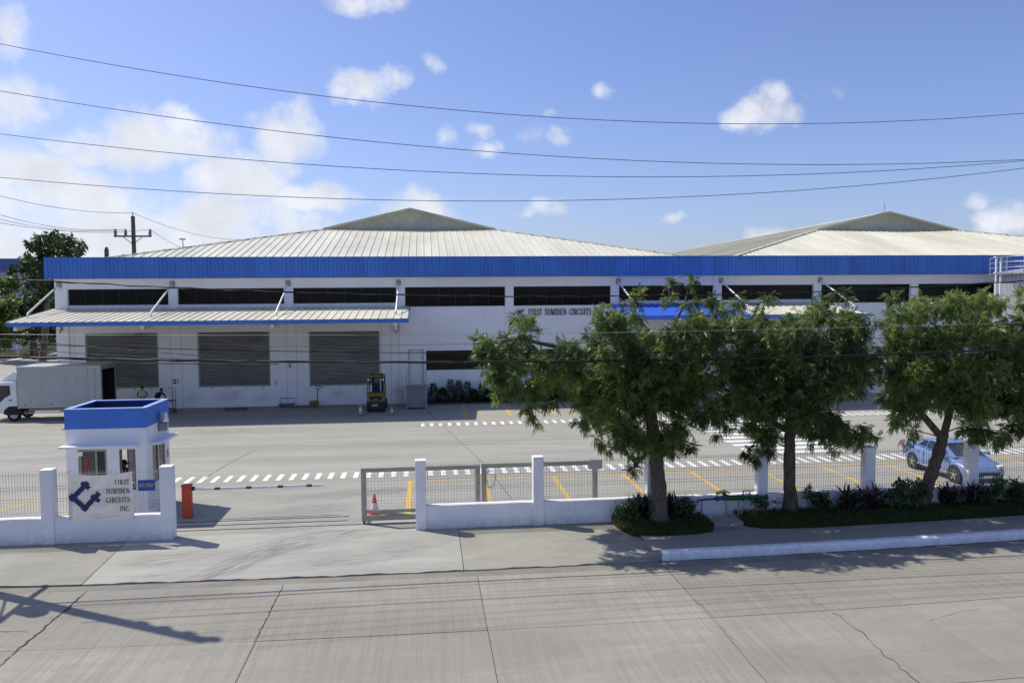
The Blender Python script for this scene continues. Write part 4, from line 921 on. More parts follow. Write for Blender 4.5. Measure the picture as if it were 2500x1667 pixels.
# banner on the left fence: sagging cloth
bu0, bu1 = -10.62, -8.78; m = MB(); nx, nz_ = 40, 26; bv = VW-.165; vs = []
for j in range(nz_+1):
    for i in range(nx+1):
        s, t = i/nx, j/nz_; sag = .10*(4*s*(1-s))**.8*(t**3)
        z = .70+t*1.42-sag; u = bu0+(bu1-bu0)*s - .03*(1-t)*(1 if s < .5 else -1)*abs(s-.5)
        vs.append((u, bv+.012*math.sin(9*s+3*t)*(1-t*.5)+.006*math.sin(23*s-7*t) - .01, z))
m.add(vs, [(j*(nx+1)+i, j*(nx+1)+i+1, (j+1)*(nx+1)+i+1, (j+1)*(nx+1)+i) for j in range(nz_) for i in range(nx)])
BN = tag(m.build('banner', 'banner_cloth', smooth=80), 'white cloth banner with blue emblem and company name tied to the fence', 'banner')
m = MB(); logo(m, -10.58, .98, .86, bv-.030, .004, 0); m.build('emblem', 'navy', BN)
for row, txt in enumerate(('FIRST', 'SUMIDEN', 'CIRCUITS', 'INC.')):
    tot = sum(glyph(c)[1]*.155*.72+.008 for c in txt); x = -8.86-tot; z = 1.72-row*.265
    for ch in txt:
        g, w = glyph_mesh(ch, .155, .72, .004, bv-.030); o = g.build('letter', 'text_dark', BN); o.location = (x, 0, z); x += w+.008
m = MB()
for u, z in ((bu0, 2.12), (bu1, 2.12), (bu0, .70), (bu1, .70)): m.cyl((u, bv-.03, z), (u, VW+.02, z+.02), .008, 6)
m.build('tie', 'text_dark', BN)
ES = thing('exit_sign_board', 'blue sign reading EXIT ONLY in yellow, hung on the fence beside the banner', 'sign', (-8.42, VW-.1, 1.47))
MB().box(-8.67, -8.18, VW-.06, VW-.03, 1.48, 1.81).build('board', 'sign_blue', ES, bevel=.004)
me = font_mesh('EXIT ONLY', .105, .002, 'sign_yellow'); o = bpy.data.objects.new('lettering', me); link(o, ES); o.matrix_basis = Matrix.Translation((-8.425, VW-.064, 1.645)) @ Matrix.Rotation(math.pi/2, 4, 'X') @ Matrix.Diagonal((.8, 1.5, 1, 1))

# ------------------------------------------------------------------ sliding gates
def gate(name_label, u0, u1, z0, z1, v, sw, brace, first):
    T = thing('sliding_gate', name_label, 'gate', ((u0+u1)/2, v, 0), 0, 'sliding gate leaves')
    MB().box(u0, u0+sw, v-.05, v+.05, z0, z1).build('stile', 'gate_grey', T); MB().box(u1-sw, u1, v-.05, v+.05, z0, z1).build('stile', 'gate_grey', T)
    MB().box(u0+sw, u1-sw, v-.05, v+.05, z1-.13, z1).build('top_rail', 'gate_grey', T); MB().box(u0+sw, u1-sw, v-.05, v+.05, z0, z0+.15).build('bottom_rail', 'gate_grey', T)
    MB().box(u0+sw, u1-sw, v-.04, v+.04, .34, .44).build('mid_rail', 'gate_grey', T)
    m = MB(); n = int((u1-u0)/.105)
    for k in range(1, n): x = u0+(u1-u0)*k/n; m.bar((x, v, .44), (x, v, z1-.13), .007)
    for k in range(1, 12): z = .44+(z1-.57)*k/12; m.bar((u0+sw, v+.006, z), (u1-sw, v+.006, z), .007)
    m.build('mesh_infill', 'wire_mesh', T)
    if brace:
        MB().bar((u0+sw, v, .40), (u0+sw+1.7, v, .17), .05, .09).build('brace', 'gate_grey', T); MB().prism([(u0+.18, .1), (u0+.32, .1), (u0+.24, -.0), (u0+.14, -.0)], 'y', v-.06, v+.06).build('stop_foot', 'steel_galv', T)
    for x in (u0+.08, u1-.3): wheel(T, (x, v, .055), .055, .05, 'y', n=14)
    return T
gate('grey sliding gate leaf half drawn out past the first pillar', -2.1, 1.72, .10, 1.80, 25.6, .16, True, True)
T2 = gate('grey sliding gate leaf standing wholly behind the white base wall', 1.76, 5.6, .10, 1.82, 25.6, .16, False, False)
MB().box(5.30, 5.74, 25.50, 25.70, 1.55, 1.86).build('lock_box', 'steel_galv', T2, bevel=.01)
m = MB(); m.tube([(2.05+.16*math.cos(a)*(1+.2*math.sin(3*a)), 25.48, 1.35+.28*math.sin(a)) for a in [k*math.pi/10 for k in range(23)]], .01, 6); m.build('coiled_chain', 'dark_metal', T2)

# ------------------------------------------------------------------ parked car (nose towards the fence)
T = thing('parked_car', 'light blue sedan parked nose to the fence behind the trees', 'car', (20.9, 29.45, 0), -math.pi/2)
def loft(m, secs):
    n = len(secs[0]); vs = [p for s in secs for p in s]
    return m.add(vs, [(i*n+k, i*n+(k+1) % n, (i+1)*n+(k+1) % n, (i+1)*n+k) for i in range(len(secs)-1) for k in range(n)] + [tuple(range(n-1, -1, -1)), tuple((len(secs)-1)*n+k for k in range(n))])
ST = [(-2.16, .68, .48, .80, .84), (-2.08, .78, .34, .92, .97), (-1.7, .84, .24, .97, 1.03), (-1.2, .855, .22, .96, 1.02), (-.5, .86, .20, .94, 1.0), (.3, .86, .20, .92, .98), (.85, .855, .20, .89, .96), (1.2, .85, .22, .84, .91), (1.65, .82, .24, .76, .82), (1.95, .74, .26, .66, .70), (2.12, .60, .32, .54, .57)]
secs = []
for x, w, zb, zs, zt in ST:
    h = [(w*.86, zb), (w*.98, zb+.12), (w, zb+(zs-zb)*.55), (w*.97, zs-.06), (w*.90, zs), (w*.5, zt)]
    secs.append([(x, y, z) for y, z in h] + [(x, -y, z) for y, z in reversed(h)])
loft(MB(), secs).build('body', 'car_paint', T, smooth=45, world=False)
GH = [(-1.62, .68, .70, .99, 1.0), (-.88, .57, .73, 1.0, 1.33), (-.25, .57, .74, .99, 1.39), (.2, .56, .74, .97, 1.37), (1.12, .66, .70, .92, .935)]
secs = []
for x, wt, wb, z0, z1 in GH: secs.append([(x, wb, z0), (x, wt+.03, z1-.05 if z1-z0 > .1 else z1-.002), (x, wt-.06, z1), (x, -wt+.06, z1), (x, -wt-.03, z1-.05 if z1-z0 > .1 else z1-.002), (x, -wb, z0)])
loft(MB(), secs).build('roof', 'car_paint', T, smooth=35, world=False)
MB().poly((1.06, .61, .968), (1.06, -.61, .968), (.29, -.50, 1.345), (.29, .50, 1.345)).build('windscreen', 'car_glass', T, world=False)
MB().poly((-1.58, -.60, 1.035), (-1.58, .60, 1.035), (-.95, .49, 1.315), (-.95, -.49, 1.315)).build('rear_window', 'car_glass', T, world=False)
def gy(x, z, s): # side plane of the greenhouse
    for i in range(len(GH)-1):
        if GH[i][0] <= x <= GH[i+1][0]:
            t = (x-GH[i][0])/(GH[i+1][0]-GH[i][0]); a = [GH[i][k]+(GH[i+1][k]-GH[i][k])*t for k in range(5)]; q = (z-a[3])/max(.02, (a[4]-.05-a[3])); return s*(a[2]+(a[1]+.03-a[2])*q+.012)
for s in (1, -1):
    for pts in ([(-1.18, 1.04), (-.62, 1.03), (-.62, 1.29), (-.82, 1.265)], [(-.56, 1.03), (.14, 1.01), (.14, 1.295), (-.3, 1.32), (-.56, 1.295)], [(.20, 1.01), (.80, .985), (.40, 1.19), (.20, 1.27)]):
        MB().poly(*[(x, gy(x, z, s), z) for x, z in (pts if s == -1 else pts[::-1])]).build('side_window', 'car_glass', T, world=False)
    for x in (-1.30, 1.30): MB().cyl((x, s*.70, .33), (x, s*.868, .33), .37, 24).build('wheel_arch', 'black', T, world=False)
    for x in (-1.30, 1.30):
        q = MB(); c = Vector((x, s*.77, .31)); n = 24; d = Vector((0, 1, 0)); a_, b_ = Vector((0, 0, 1)), Vector((1, 0, 0)); prof = [(-.5, .66), (-.5, .9), (-.38, 1), (.38, 1), (.5, .9), (.5, .66)]
        q.add([c+d*(.205*p)+(a_*math.cos(2*math.pi*k/n)+b_*math.sin(2*math.pi*k/n))*(.31*r) for p, r in prof for k in range(n)], [(i*n+k, i*n+(k+1) % n, (i+1)*n+(k+1) % n, (i+1)*n+k) for i in range(5) for k in range(n)])
        w = q.build('wheel', 'rubber', T, smooth=50, world=False); q = MB()
        q.cyl(c+d*s*.06, c+d*s*.075, .205, 24)
        for k in range(5):
            an = 2*math.pi*k/5; e_ = a_*math.cos(an)+b_*math.sin(an); q.bar(c+d*s*.09+e_*.03, c+d*s*.09+e_*.2, .055, .02, up=d)
        q.cyl(c+d*s*.07, c+d*s*.105, .045, 12); q.build('rim', 'chrome', w, smooth=40, world=False)
    MB().box(.62, .86, s*.86 if s > 0 else -1.0, s*1.0 if s > 0 else -.86, .94, 1.06).build('mirror', 'car_paint', T, bevel=.03, world=False)
    MB().box(-.1, .06, s*.862 if s > 0 else -.875, s*.875 if s > 0 else -.862, .80, .83).build('door_handle', 'chrome', T, world=False); MB().box(-1.02, -.86, s*.862 if s > 0 else -.875, s*.875 if s > 0 else -.862, .83, .86).build('door_handle', 'chrome', T, world=False)
    MB().box(-.95, .95, min(s*.845, s*.872), max(s*.845, s*.872), .30, .36).build('side_trim', 'steel_galv', T, world=False)
    MB().prism([(1.80, s*.50), (2.02, s*.45), (1.93, s*.74), (1.72, s*.80)], 'z', .62, .745).build('headlight', 'lamp_white', T, bevel=.02, world=False)
    MB().box(-2.15, -2.04, s*.70-.09, s*.70+.09, .72, .90).build('tail_light', 'lamp_red', T, bevel=.02, world=False)
    for x in (-.58, .19, 1.02): MB().box(x-.005, x+.005, min(s*.84, s*.864), max(s*.84, s*.864), .3, .86).build('door_seam', 'black', T, world=False)
MB().box(2.05, 2.14, -.42, .42, .40, .52).build('grille', 'black', T, world=False); MB().box(2.09, 2.15, -.24, .24, .33, .43).build('number_plate', 'lamp_white', T, world=False)

# ------------------------------------------------------------------ people
def person(label, loc, rz, J, cuts, hairmat='hair', cap=None, extra=None):
    """J: joint name -> (x, y, z, radius), edges fixed; x = facing direction, y = left"""
    E_ = [('pelvis', 'belly'), ('belly', 'chest'), ('chest', 'neck'), ('neck', 'head'), ('head', 'crown'), ('head', 'chin'),
          ('chest', 'shl'), ('shl', 'ell'), ('ell', 'wrl'), ('wrl', 'hal'), ('chest', 'shr'), ('shr', 'elr'), ('elr', 'wrr'), ('wrr', 'har'),
          ('pelvis', 'hil'), ('hil', 'knl'), ('knl', 'anl'), ('anl', 'tol'), ('pelvis', 'hir'), ('hir', 'knr'), ('knr', 'anr'), ('anr', 'tor')]
    for side in 'lr':
        hx = Vector(J['ha'+side][:3]); wr = Vector(J['wr'+side][:3]); d = (hx-wr).normalized(); sd = d.cross(Vector((0, 0, 1)));  sd = sd.normalized() if sd.length > .1 else Vector((0, 1, 0))
        for k, (o, l) in enumerate(((-.03, .075), (-.01, .085), (.01, .085), (.03, .07))):
            p = hx+sd*o+d*.01; J[f'f{side}{k}a'] = (*p, .012); q = p+d*l*.6+Vector((0, 0, -.008)); J[f'f{side}{k}b'] = (*q, .010); E_.append(('ha'+side, f'f{side}{k}a')); E_.append((f'f{side}{k}a', f'f{side}{k}b'))
        p = wr+d*.04+sd*.045*(1 if side == 'l' else -1); J[f't{side}'] = (*p, .012); E_.append(('wr'+side, f't{side}'))
    names = list(J); me = bpy.data.meshes.new('body'); me.from_pydata([J[n][:3] for n in names], [(names.index(a), names.index(b)) for a, b in E_], [])
    o = bpy.data.objects.new('body', me); COL.objects.link(o); md = o.modifiers.new('skin', 'SKIN'); md.use_smooth_shade = True
    sv = me.skin_vertices[0].data if me.skin_vertices else None
    if sv is None:
        bpy.context.view_layer.objects.active = o; bpy.ops.mesh.customdata_skin_add(); sv = me.skin_vertices[0].data
    for i, n in enumerate(names): sv[i].radius = (J[n][3], J[n][3]); sv[i].use_root = (n == 'pelvis')
    ss = o.modifiers.new('sub', 'SUBSURF'); ss.levels = 2; ss.render_levels = 2
    dg = bpy.context.evaluated_depsgraph_get(); dg.update(); mesh = bpy.data.meshes.new_from_object(o.evaluated_get(dg)); bpy.data.objects.remove(o)
    mesh.materials.clear(); ms = []
    for mname, fn in cuts: mesh.materials.append(MATS[mname])
    for p in mesh.polygons:
        for i, (mname, fn) in enumerate(cuts):
            if fn(p.center): p.material_index = i; break
    T = thing('person', label, 'person', loc, rz)
    b = bpy.data.objects.new('body', mesh); link(b, T, False)
    hd = Vector(J['head'][:3]); cr = Vector(J['crown'][:3])
    hm = MB(); c = hd.lerp(cr, .55); hm.lathe([(.098, -.02), (.104, .03), (.09, .085), (.05, .115), (.01, .122)], 16, (c.x-.012, c.y, c.z-.0))
    hm.build('cap' if cap else 'hair', cap or hairmat, T, smooth=80, world=False)
    if cap: MB().prism([(c.x+.05, c.y-.075), (c.x+.19, c.y-.05), (c.x+.19, c.y+.05), (c.x+.05, c.y+.075)], 'z', c.z-.005, c.z+.012).build('cap_peak', cap, T, world=False)
    fm = MB(); f = hd
    fm.box(f.x+.085, f.x+.118, f.y-.014, f.y+.014, f.z-.02, f.z+.02)
    for s in (-1, 1): fm.box(f.x-.01, f.x+.02, f.y+s*.09-.008, f.y+s*.09+.008, f.z-.02, f.z+.03)
    fm.build('face', 'skin', T, world=False)
    em = MB()
    for s in (-1, 1): em.box(f.x+.082, f.x+.092, f.y+s*.035-.014, f.y+s*.035+.014, f.z+.025, f.z+.038)
    em.box(f.x+.08, f.x+.094, f.y-.025, f.y+.025, f.z-.055, f.z-.045); em.build('eyes', 'hair', T, world=False)
    return T
STAND = dict(pelvis=(0, 0, .93, .13), belly=(0, 0, 1.10, .125), chest=(0, 0, 1.32, .14), neck=(.01, 0, 1.47, .055), head=(.03, 0, 1.58, .085), crown=(.02, 0, 1.66, .075), chin=(.06, 0, 1.53, .05),
    shl=(0, .18, 1.40, .065), ell=(-.02, .25, 1.12, .045), wrl=(.08, .24, .90, .032), hal=(.11, .23, .83, .032), shr=(0, -.18, 1.40, .065), elr=(-.02, -.25, 1.12, .045), wrr=(.08, -.24, .90, .032), har=(.11, -.23, .83, .032),
    hil=(0, .095, .86, .095), knl=(.02, .10, .48, .065), anl=(-.01, .10, .09, .045), tol=(.13, .12, .035, .035), hir=(0, -.095, .86, .095), knr=(.02, -.10, .48, .065), anr=(-.01, -.10, .09, .045), tor=(.13, -.12, .035, .035))
A1 = dict(STAND, ell=(.02, .30, 1.15, .045), wrl=(.16, .20, 1.05, .032), hal=(.20, .12, 1.05, .032), elr=(.02, -.30, 1.15, .045), wrr=(.16, -.20, 1.05, .032), har=(.20, -.12, 1.05, .032))
person('person in pale reflective vest standing behind the truck', (-18.18, 53.4, 0), -1.3, A1,
       [('skin', lambda c: c.z > 1.46 or (c.x > .13 and .98 < c.z < 1.12)), ('vest', lambda c: c.z > .95 and abs(c.y) < .22), ('cloth_navy', lambda c: True)])
A2 = dict(STAND, pelvis=(-.12, 0, .90, .13), belly=(-.02, 0, 1.05, .13), chest=(.16, 0, 1.22, .15), neck=(.27, 0, 1.36, .055), head=(.34, 0, 1.46, .085), crown=(.35, 0, 1.54, .075), chin=(.39, 0, 1.41, .05),
    shl=(.16, .20, 1.29, .07), ell=(.22, .40, 1.10, .05), wrl=(.38, .30, .92, .034), hal=(.43, .24, .88, .034), shr=(.16, -.20, 1.29, .07), elr=(.22, -.42, 1.12, .05), wrr=(.38, -.30, .92, .034), har=(.43, -.24, .88, .034))
person('person in dark clothes bending forward beside the platform cart', (-17.15, 53.1, 0), -.5, A2,
       [('skin', lambda c: (c.z > 1.36 and c.x > .22) or (c.x > .36 and c.z < .96)), ('cloth_dark', lambda c: c.z > .88), ('cloth_navy', lambda c: True)])
A3 = dict(STAND)
person('guard in dark cap seen through the guardhouse window', (-10.42, 28.55, 0), -.15, A3,
       [('skin', lambda c: c.z > 1.47 or c.z < .9 and abs(c.y) > .2), ('cloth_navy', lambda c: True)], cap='cloth_navy')

# ------------------------------------------------------------------ trees along the pavement
K = 2500/2352
T1C = [(1125,790,38),(1165,800,42),(1195,745,25),(1215,775,28),(1140,845,42),(1180,868,32),(1150,888,26),(1205,905,26),(1250,830,38),(1300,805,30),(1290,868,32),(1245,880,32),(1275,928,22),(1330,840,36),(1372,800,36),(1390,742,30),(1385,708,18),
 (1420,762,36),(1455,688,18),(1450,722,28),(1470,785,42),(1430,840,46),(1380,880,42),(1340,890,32),(1480,850,46),(1530,800,40),(1540,690,16),(1546,655,13),(1590,650,15),(1590,690,18),(1637,680,19),(1640,712,24),(1600,742,32),(1560,762,36),(1672,715,20),
 (1640,762,36),(1590,820,46),(1540,870,46),(1620,880,42),(1660,830,40),(1680,900,30),(1640,940,30),(1430,900,42),(1380,940,36),(1350,965,26),(1420,970,42),(1480,920,42),(1560,930,36),(1380,1000,22),(1400,1020,22),(1440,1000,36),(1480,1010,32),(1530,1000,36),
 (1570,990,26),(1600,960,26),(1500,1042,26),(1450,1042,22),(1460,1072,15),(1550,1030,17),(1582,1020,13),(1650,960,17),(1215,935,20),(1230,960,14),(1335,930,20)]
T2C = [(1690,690,17),(1700,740,32),(1760,690,16),(1755,722,27),(1720,790,42),(1780,770,42),(1830,752,36),(1880,722,30),(1890,692,16),(1930,690,22),(1930,742,36),(1980,745,36),(1700,850,42),(1760,850,46),(1820,830,46),(1880,800,46),(1940,800,42),(1985,800,34),
 (1700,920,36),(1750,930,42),(1810,910,46),(1870,890,46),(1930,880,42),(1970,860,36),(1670,960,26),(1642,985,17),(1720,982,26),(1760,992,32),(1750,1022,26),(1712,1042,13),(1860,960,42),(1900,970,36),(1930,1000,32),(1980,1000,26),(2005,1000,16),(1912,1032,20),(1880,1000,26),(1735,1050,12),(1830,960,30)]
T3C = [(2050,690,22),(2060,732,36),(2120,712,32),(2180,700,36),(2240,692,36),(2290,700,30),(2080,790,46),(2140,780,46),(2200,770,46),(2260,770,46),(2310,780,42),(2340,740,34),(2040,840,40),(2090,860,46),(2150,850,46),(2210,850,46),(2270,850,46),(2325,850,42),
 (2050,910,36),(2070,960,26),(2080,1002,20),(2100,930,36),(2215,920,40),(2260,930,42),(2310,920,40),(2240,990,32),(2290,1000,26),(2232,1030,17),(2312,1010,17),(2330,980,24),(2160,915,30),(2105,985,18)]
T4C = [(2360,690,26),(2385,740,40),(2345,800,36),(2400,820,48),(2370,890,44),(2345,940,30),(2420,900,46),(2360,980,26),(2440,760,46),(2480,840,46),(2440,980,36),(2500,920,40),(2395,940,36)]
def street_tree(label, base_, CL, path, dv, dens, lean):
    lo_, hi_ = {7: (.28, .85), 11: (.15, .70), 16: (.28, .9), 21: (.2, .8)}[int(base_[0])]
    T = thing('street_tree', label, 'tree', base_, 0, 'street trees along the pavement')
    cx_ = np.mean([c[0] for c in CL]); cy_ = np.mean([c[1] for c in CL]); sx = max(abs(c[0]-cx_) for c in CL)+40; sy = max(abs(c[1]-cy_) for c in CL)+40
    C, R, TB = [], [], []
    for x, y, r in CL:
        fall = math.sqrt(max(.06, 1-((x-cx_)/sx)**2*.9-((y-cy_)/sy)**2*.6)); reps = 3 if fall > .75 and r > 28 else (2 if r > 22 else 1)
        for k in range(reps):
            o = random.uniform(-1, 1)*dv*fall if reps == 1 else (-1+2*k/(reps-1))*dv*fall*random.uniform(.6, 1)
            p = V(x*K+random.uniform(-8, 8), y*K+random.uniform(-8, 8), base_[1]+o); rr = max(.15, r*K*p.y/FPX-.01)*random.uniform(.92, 1.15)
            C.append(np.array(p)); R.append(rr); TB.append(random.uniform(lo_, hi_))
    P_, A_, U_, S_, T_ = clump_leaves(C, R, dens, .225, 9, .95, TB, .2)
    leaf_object('foliage', PINN, P_, A_, U_, S_, T_, 'leaf_neem', T)
    trunks = [[(p, -1 if j == 0 else None) for j, p in enumerate(path[0][0])]]
    m = MB(); pts, rs = path[0]
    # trunk with flared, lumpy outline
    pp, rr = [], []
    for i in range(len(pts)-1):
        for k in range(5):
            t = k/5; q = Vector(pts[i]).lerp(Vector(pts[i+1]), t); pp.append(q+Vector((random.gauss(0, .012), random.gauss(0, .012), 0))); rr.append((rs[i]+(rs[i+1]-rs[i])*t)*random.uniform(.93, 1.09))
    pp.append(Vector(pts[-1])); rr.append(rs[-1]); m.tube(pp, rr, 12)
    nodesrc = [pts]
    for pts2, rs2 in path[1:]:
        m.tube([Vector(q) for q in pts2], rs2, 8); nodesrc.append(pts2)
    trunks = []; idx = 0
    for pl_ in nodesrc: trunks.append([(p, -1) for p in pl_])
    nodes, par, cnt, nt0 = limbs(trunks, C, R); bm = branch_mesh(nodes, par, cnt, nt0, .013); m.add(bm.v, bm.f)
    m.build('trunk_and_branches', 'bark', T, smooth=60)
    return T
def px(x, y, v): return tuple(V(x, y, v))
b1 = (7.28, 24.2, 0)
street_tree('leafy tree nearest the gate with one long branch reaching left', b1, T1C,
  [([(7.30, 24.2, -.05), (7.30, 24.2, .35), (7.28, 24.2, .9), (7.22, 24.2, 1.8), (7.15, 24.2, 2.7), (6.98, 24.22, 3.6), (6.88, 24.25, 4.1)], [.36, .29, .25, .23, .21, .19, .17]),
   ([(6.9, 24.25, 4.0), px(1540, 870, 24.4), px(1500, 830, 24.5), px(1480, 760, 24.5)], [.13, .10, .08, .05]), ([(6.9, 24.25, 3.9), px(1620, 925, 24.0), px(1680, 880, 23.9), px(1720, 800, 24)], [.12, .09, .07, .04]),
   ([px(1540, 870, 24.4), px(1440, 862, 24.2), px(1380, 850, 24.1), px(1320, 838, 24.0), px(1265, 826, 24.0), px(1215, 836, 23.9)], [.09, .085, .075, .06, .045, .02]), ([px(1500, 830, 24.5), px(1515, 800, 23.8), px(1495, 775, 23.6)], [.07, .055, .04]), ([px(1580, 900, 24.3), px(1640, 800, 24.6), px(1670, 745, 24.7), px(1680, 710, 24.7)], [.09, .06, .035, .02])], 1.6, 58, 0)
street_tree('leafy tree with knotted straight trunk, second from the gate', (11.82, 24.65, 0), T2C,
  [([(11.85, 24.65, -.05), (11.83, 24.65, .4), (11.80, 24.65, 1.2), (11.78, 24.65, 2.2), (11.80, 24.65, 2.9), (11.85, 24.65, 3.8)], [.30, .23, .19, .17, .16, .13]),
   ([(11.78, 24.65, 2.75), px(1895, 1035, 24.5), px(1850, 990, 24.4), px(1800, 940, 24.3)], [.10, .09, .07, .04]), ([(11.85, 24.65, 3.7), px(1890, 900, 24.8), px(1850, 800, 24.9)], [.12, .09, .04]), ([(11.85, 24.65, 3.7), px(1970, 920, 24.6), px(2020, 830, 24.5)], [.11, .08, .04]), ([(11.82, 24.65, 3.1), px(1990, 1005, 24.4), px(2060, 1030, 24.2)], [.09, .06, .03])], 1.6, 58, 0)
street_tree('leafy tree with leaning forked trunk in front of the blue car', (16.5, 25.0-.25, 0), T3C,
  [([(16.45, 24.75, -.05), (16.52, 24.75, .3), (16.72, 24.75, .9), (16.98, 24.76, 1.6), (17.18, 24.78, 2.2), (17.25, 24.8, 2.55)], [.30, .25, .21, .19, .18, .17]),
   ([(17.2, 24.8, 2.4), px(2250, 1010, 24.7), px(2200, 950, 24.6), px(2180, 860, 24.6)], [.13, .11, .09, .05]), ([(17.25, 24.8, 2.4), px(2320, 1000, 24.8), px(2340, 930, 24.9), px(2330, 830, 25)], [.13, .11, .09, .05]), ([px(2340, 930, 24.9), px(2420, 850, 24.8)], [.08, .04])], 1.6, 58, 0)
street_tree('leafy tree half cut off by the right edge of the picture', (21.6, 25.0, 0), T4C,
  [([(21.6, 25, -.05), (21.6, 25, .5), (21.55, 25, 1.5), (21.45, 25, 2.6), (21.4, 25, 3.6)], [.28, .22, .19, .16, .14]), ([(21.45, 25, 2.6), px(2500, 960, 24.9), px(2480, 880, 24.9)], [.10, .08, .05])], 1.6, 58, 0)

# ------------------------------------------------------------------ planting beds, shrubs, grass
def bed(us, zc):
    m = MB(); n = 10; vs = []
    for u, vf in us:
        for k in range(n+1):
            t = k/n; v = vf+(VW-.14-vf)*t; z = -.02+zc*math.sin(min(1, t*1.6)*math.pi/2)+.02*math.sin(u*6+v*5); vs.append((u, v, z if k else -.03))
    m.add(vs, [(i*(n+1)+k, (i+1)*(n+1)+k, (i+1)*(n+1)+k+1, i*(n+1)+k+1) for i in range(len(us)-1) for k in range(n)])
    return m
bedA = [(5.86, 24.6), (5.95, 23.9), (6.2, 23.35), (6.7, 23.15), (7.35, 23.1), (8.1, 23.12), (8.7, 23.3), (8.85, 23.8)]
bedB = [(9.92, 23.9), (10.0, 23.65), (10.4, 23.4), (11.2, 23.3), (12.5, 23.3), (15, 23.42), (18, 23.6), (20, 23.75), (26, 24.0), (36, 24.2)]
struct(bed(bedA, .16).build('planting_bed', 'bed_soil', smooth=60)); struct(bed(bedB, .18).build('planting_bed', 'bed_soil', smooth=60))
def interp(us, u):
    for i in range(len(us)-1):
        if us[i][0] <= u <= us[i+1][0]: return us[i][1]+(us[i+1][1]-us[i][1])*(u-us[i][0])/(us[i+1][0]-us[i][0])
def grass(us, n, zc):
    P_ = []
    while len(P_) < n:
        u = random.uniform(us[0][0]+.02, min(24, us[-1][0])); vf = interp(us, u); t = random.random()**1.5; v = vf+(VW-.16-vf)*t
        P_.append((u, v, -.02+zc*math.sin(min(1, t*1.6)*math.pi/2)))
    P_ = np.array(P_); n = len(P_); ax = unit(np.stack([rng.normal(0, .5, n), rng.normal(-.15, .5, n), np.ones(n)*.9], 1))
    return P_, ax, unit(rng.normal(size=(n, 3))), .07+.09*rng.random(n), np.clip(rng.normal(.5, .2, n), 0, 1)
ga = [grass(bedA, 6000, .16), grass(bedB, 22000, .18)]; ga = [np.concatenate([g[i] for g in ga]) for i in range(5)]
BLADE = (np.array([(0, -.06, 0), (0, .06, 0), (.6, .035, .05), (1, 0, .2)], float), np.array([(0, 1, 2, 3)]))
struct(tag(leaf_object('grass', BLADE, *ga, 'grass_blade'), 'short green grass covering the beds under the trees', 'grass'), 'stuff')
def shrub(name, label, cat, loc, r, h, dens, mat, tmpl=LEAF1, size=.11, group=None, spiky=False):
    T = thing(name, label, cat, loc, 0, group); loc = np.array(loc)
    if spiky:
        n = int(dens); an = rng.random(n)*2*math.pi; el = .5+.9*rng.random(n); ax = np.stack([np.cos(an)*np.cos(el), np.sin(an)*np.cos(el), np.sin(el)], 1)
        pos = loc + np.stack([rng.normal(0, r*.35, n), rng.normal(0, r*.35, n), rng.random(n)*h*.5], 1)
        leaf_object('leaves', SPEAR, pos, ax, np.tile([0, 0, 1.], (n, 1))+rng.normal(0, .2, (n, 3)), h*.55*(.7+.5*rng.random(n)), np.clip(rng.normal(.5, .25, n), 0, 1), mat, T)
    else:
        C, R = [], []
        for k in range(7): C.append(loc+np.array([rng.normal(0, r*.45), rng.normal(0, r*.45), h*(.25+.6*rng.random())])); R.append(r*.55)
        P_, A_, U_, S_, T_ = clump_leaves(C, R, dens, size, 6, .9)
        leaf_object('leaves', tmpl, P_, A_, U_, S_, T_, mat, T)
    m = MB()
    for k in range(5): a = random.uniform(0, 6.28); m.tube([tuple(loc), tuple(loc+np.array([.3*r*math.cos(a), .3*r*math.sin(a), h*.5])), tuple(loc+np.array([.7*r*math.cos(a), .7*r*math.sin(a), h*.85]))], [.014, .01, .004], 5)
    m.build('stems', 'bark', T); return T
shrub('bush', 'rounded green bush left of the first tree trunk', 'bush', (6.35, 24.25, .1), .42, .85, 330, 'leaf_shrub')
shrub('bush', 'dark green bush right of the first tree trunk', 'bush', (8.2, 24.3, .1), .40, .75, 330, 'leaf_shrub')
shrub('spiky_plant', 'dark spiky plant just left behind the first trunk', 'plant', (6.85, 24.55, .12), .25, .95, 90, 'leaf_purple', spiky=True)
shrub('spiky_plant', 'dark spiky plant just right behind the first trunk', 'plant', (7.75, 24.5, .12), .25, 1.0, 90, 'leaf_purple', spiky=True)
shrub('bush', 'pale green bush between the pipework and the second trunk', 'bush', (10.75, 24.2, .12), .40, .62, 240, 'leaf_shrub', size=.09)
shrub('bush', 'green bush right of the second trunk', 'bush', (12.75, 24.35, .14), .48, .85, 330, 'leaf_shrub')
shrub('spiky_plant', 'broad dark spiky plant between second trunk and the next pillar', 'plant', (13.75, 24.45, .14), .40, .9, 130, 'leaf_purple', spiky=True)
shrub('spiky_plant', 'dark spiky plant left in front of the fifth pillar', 'plant', (14.45, 24.4, .14), .35, .95, 110, 'leaf_purple', spiky=True)
shrub('bush', 'green bush in front of the fifth pillar', 'bush', (15.2, 24.35, .14), .5, .95, 330, 'leaf_shrub')
shrub('bush', 'green bush left of the leaning trunk', 'bush', (16.0, 24.45, .14), .4, .95, 330, 'leaf_shrub')
shrub('spiky_plant', 'dark spiky plant right of the leaning trunk', 'plant', (17.3, 24.45, .14), .4, .95, 120, 'leaf_purple', spiky=True)
shrub('spiky_plant', 'dark spiky plant below the front of the blue car', 'plant', (18.05, 24.4, .14), .38, .9, 110, 'leaf_purple', spiky=True)
shrub('bush', 'green bush in front of the sixth pillar', 'bush', (18.8, 24.35, .14), .5, .9, 330, 'leaf_shrub')
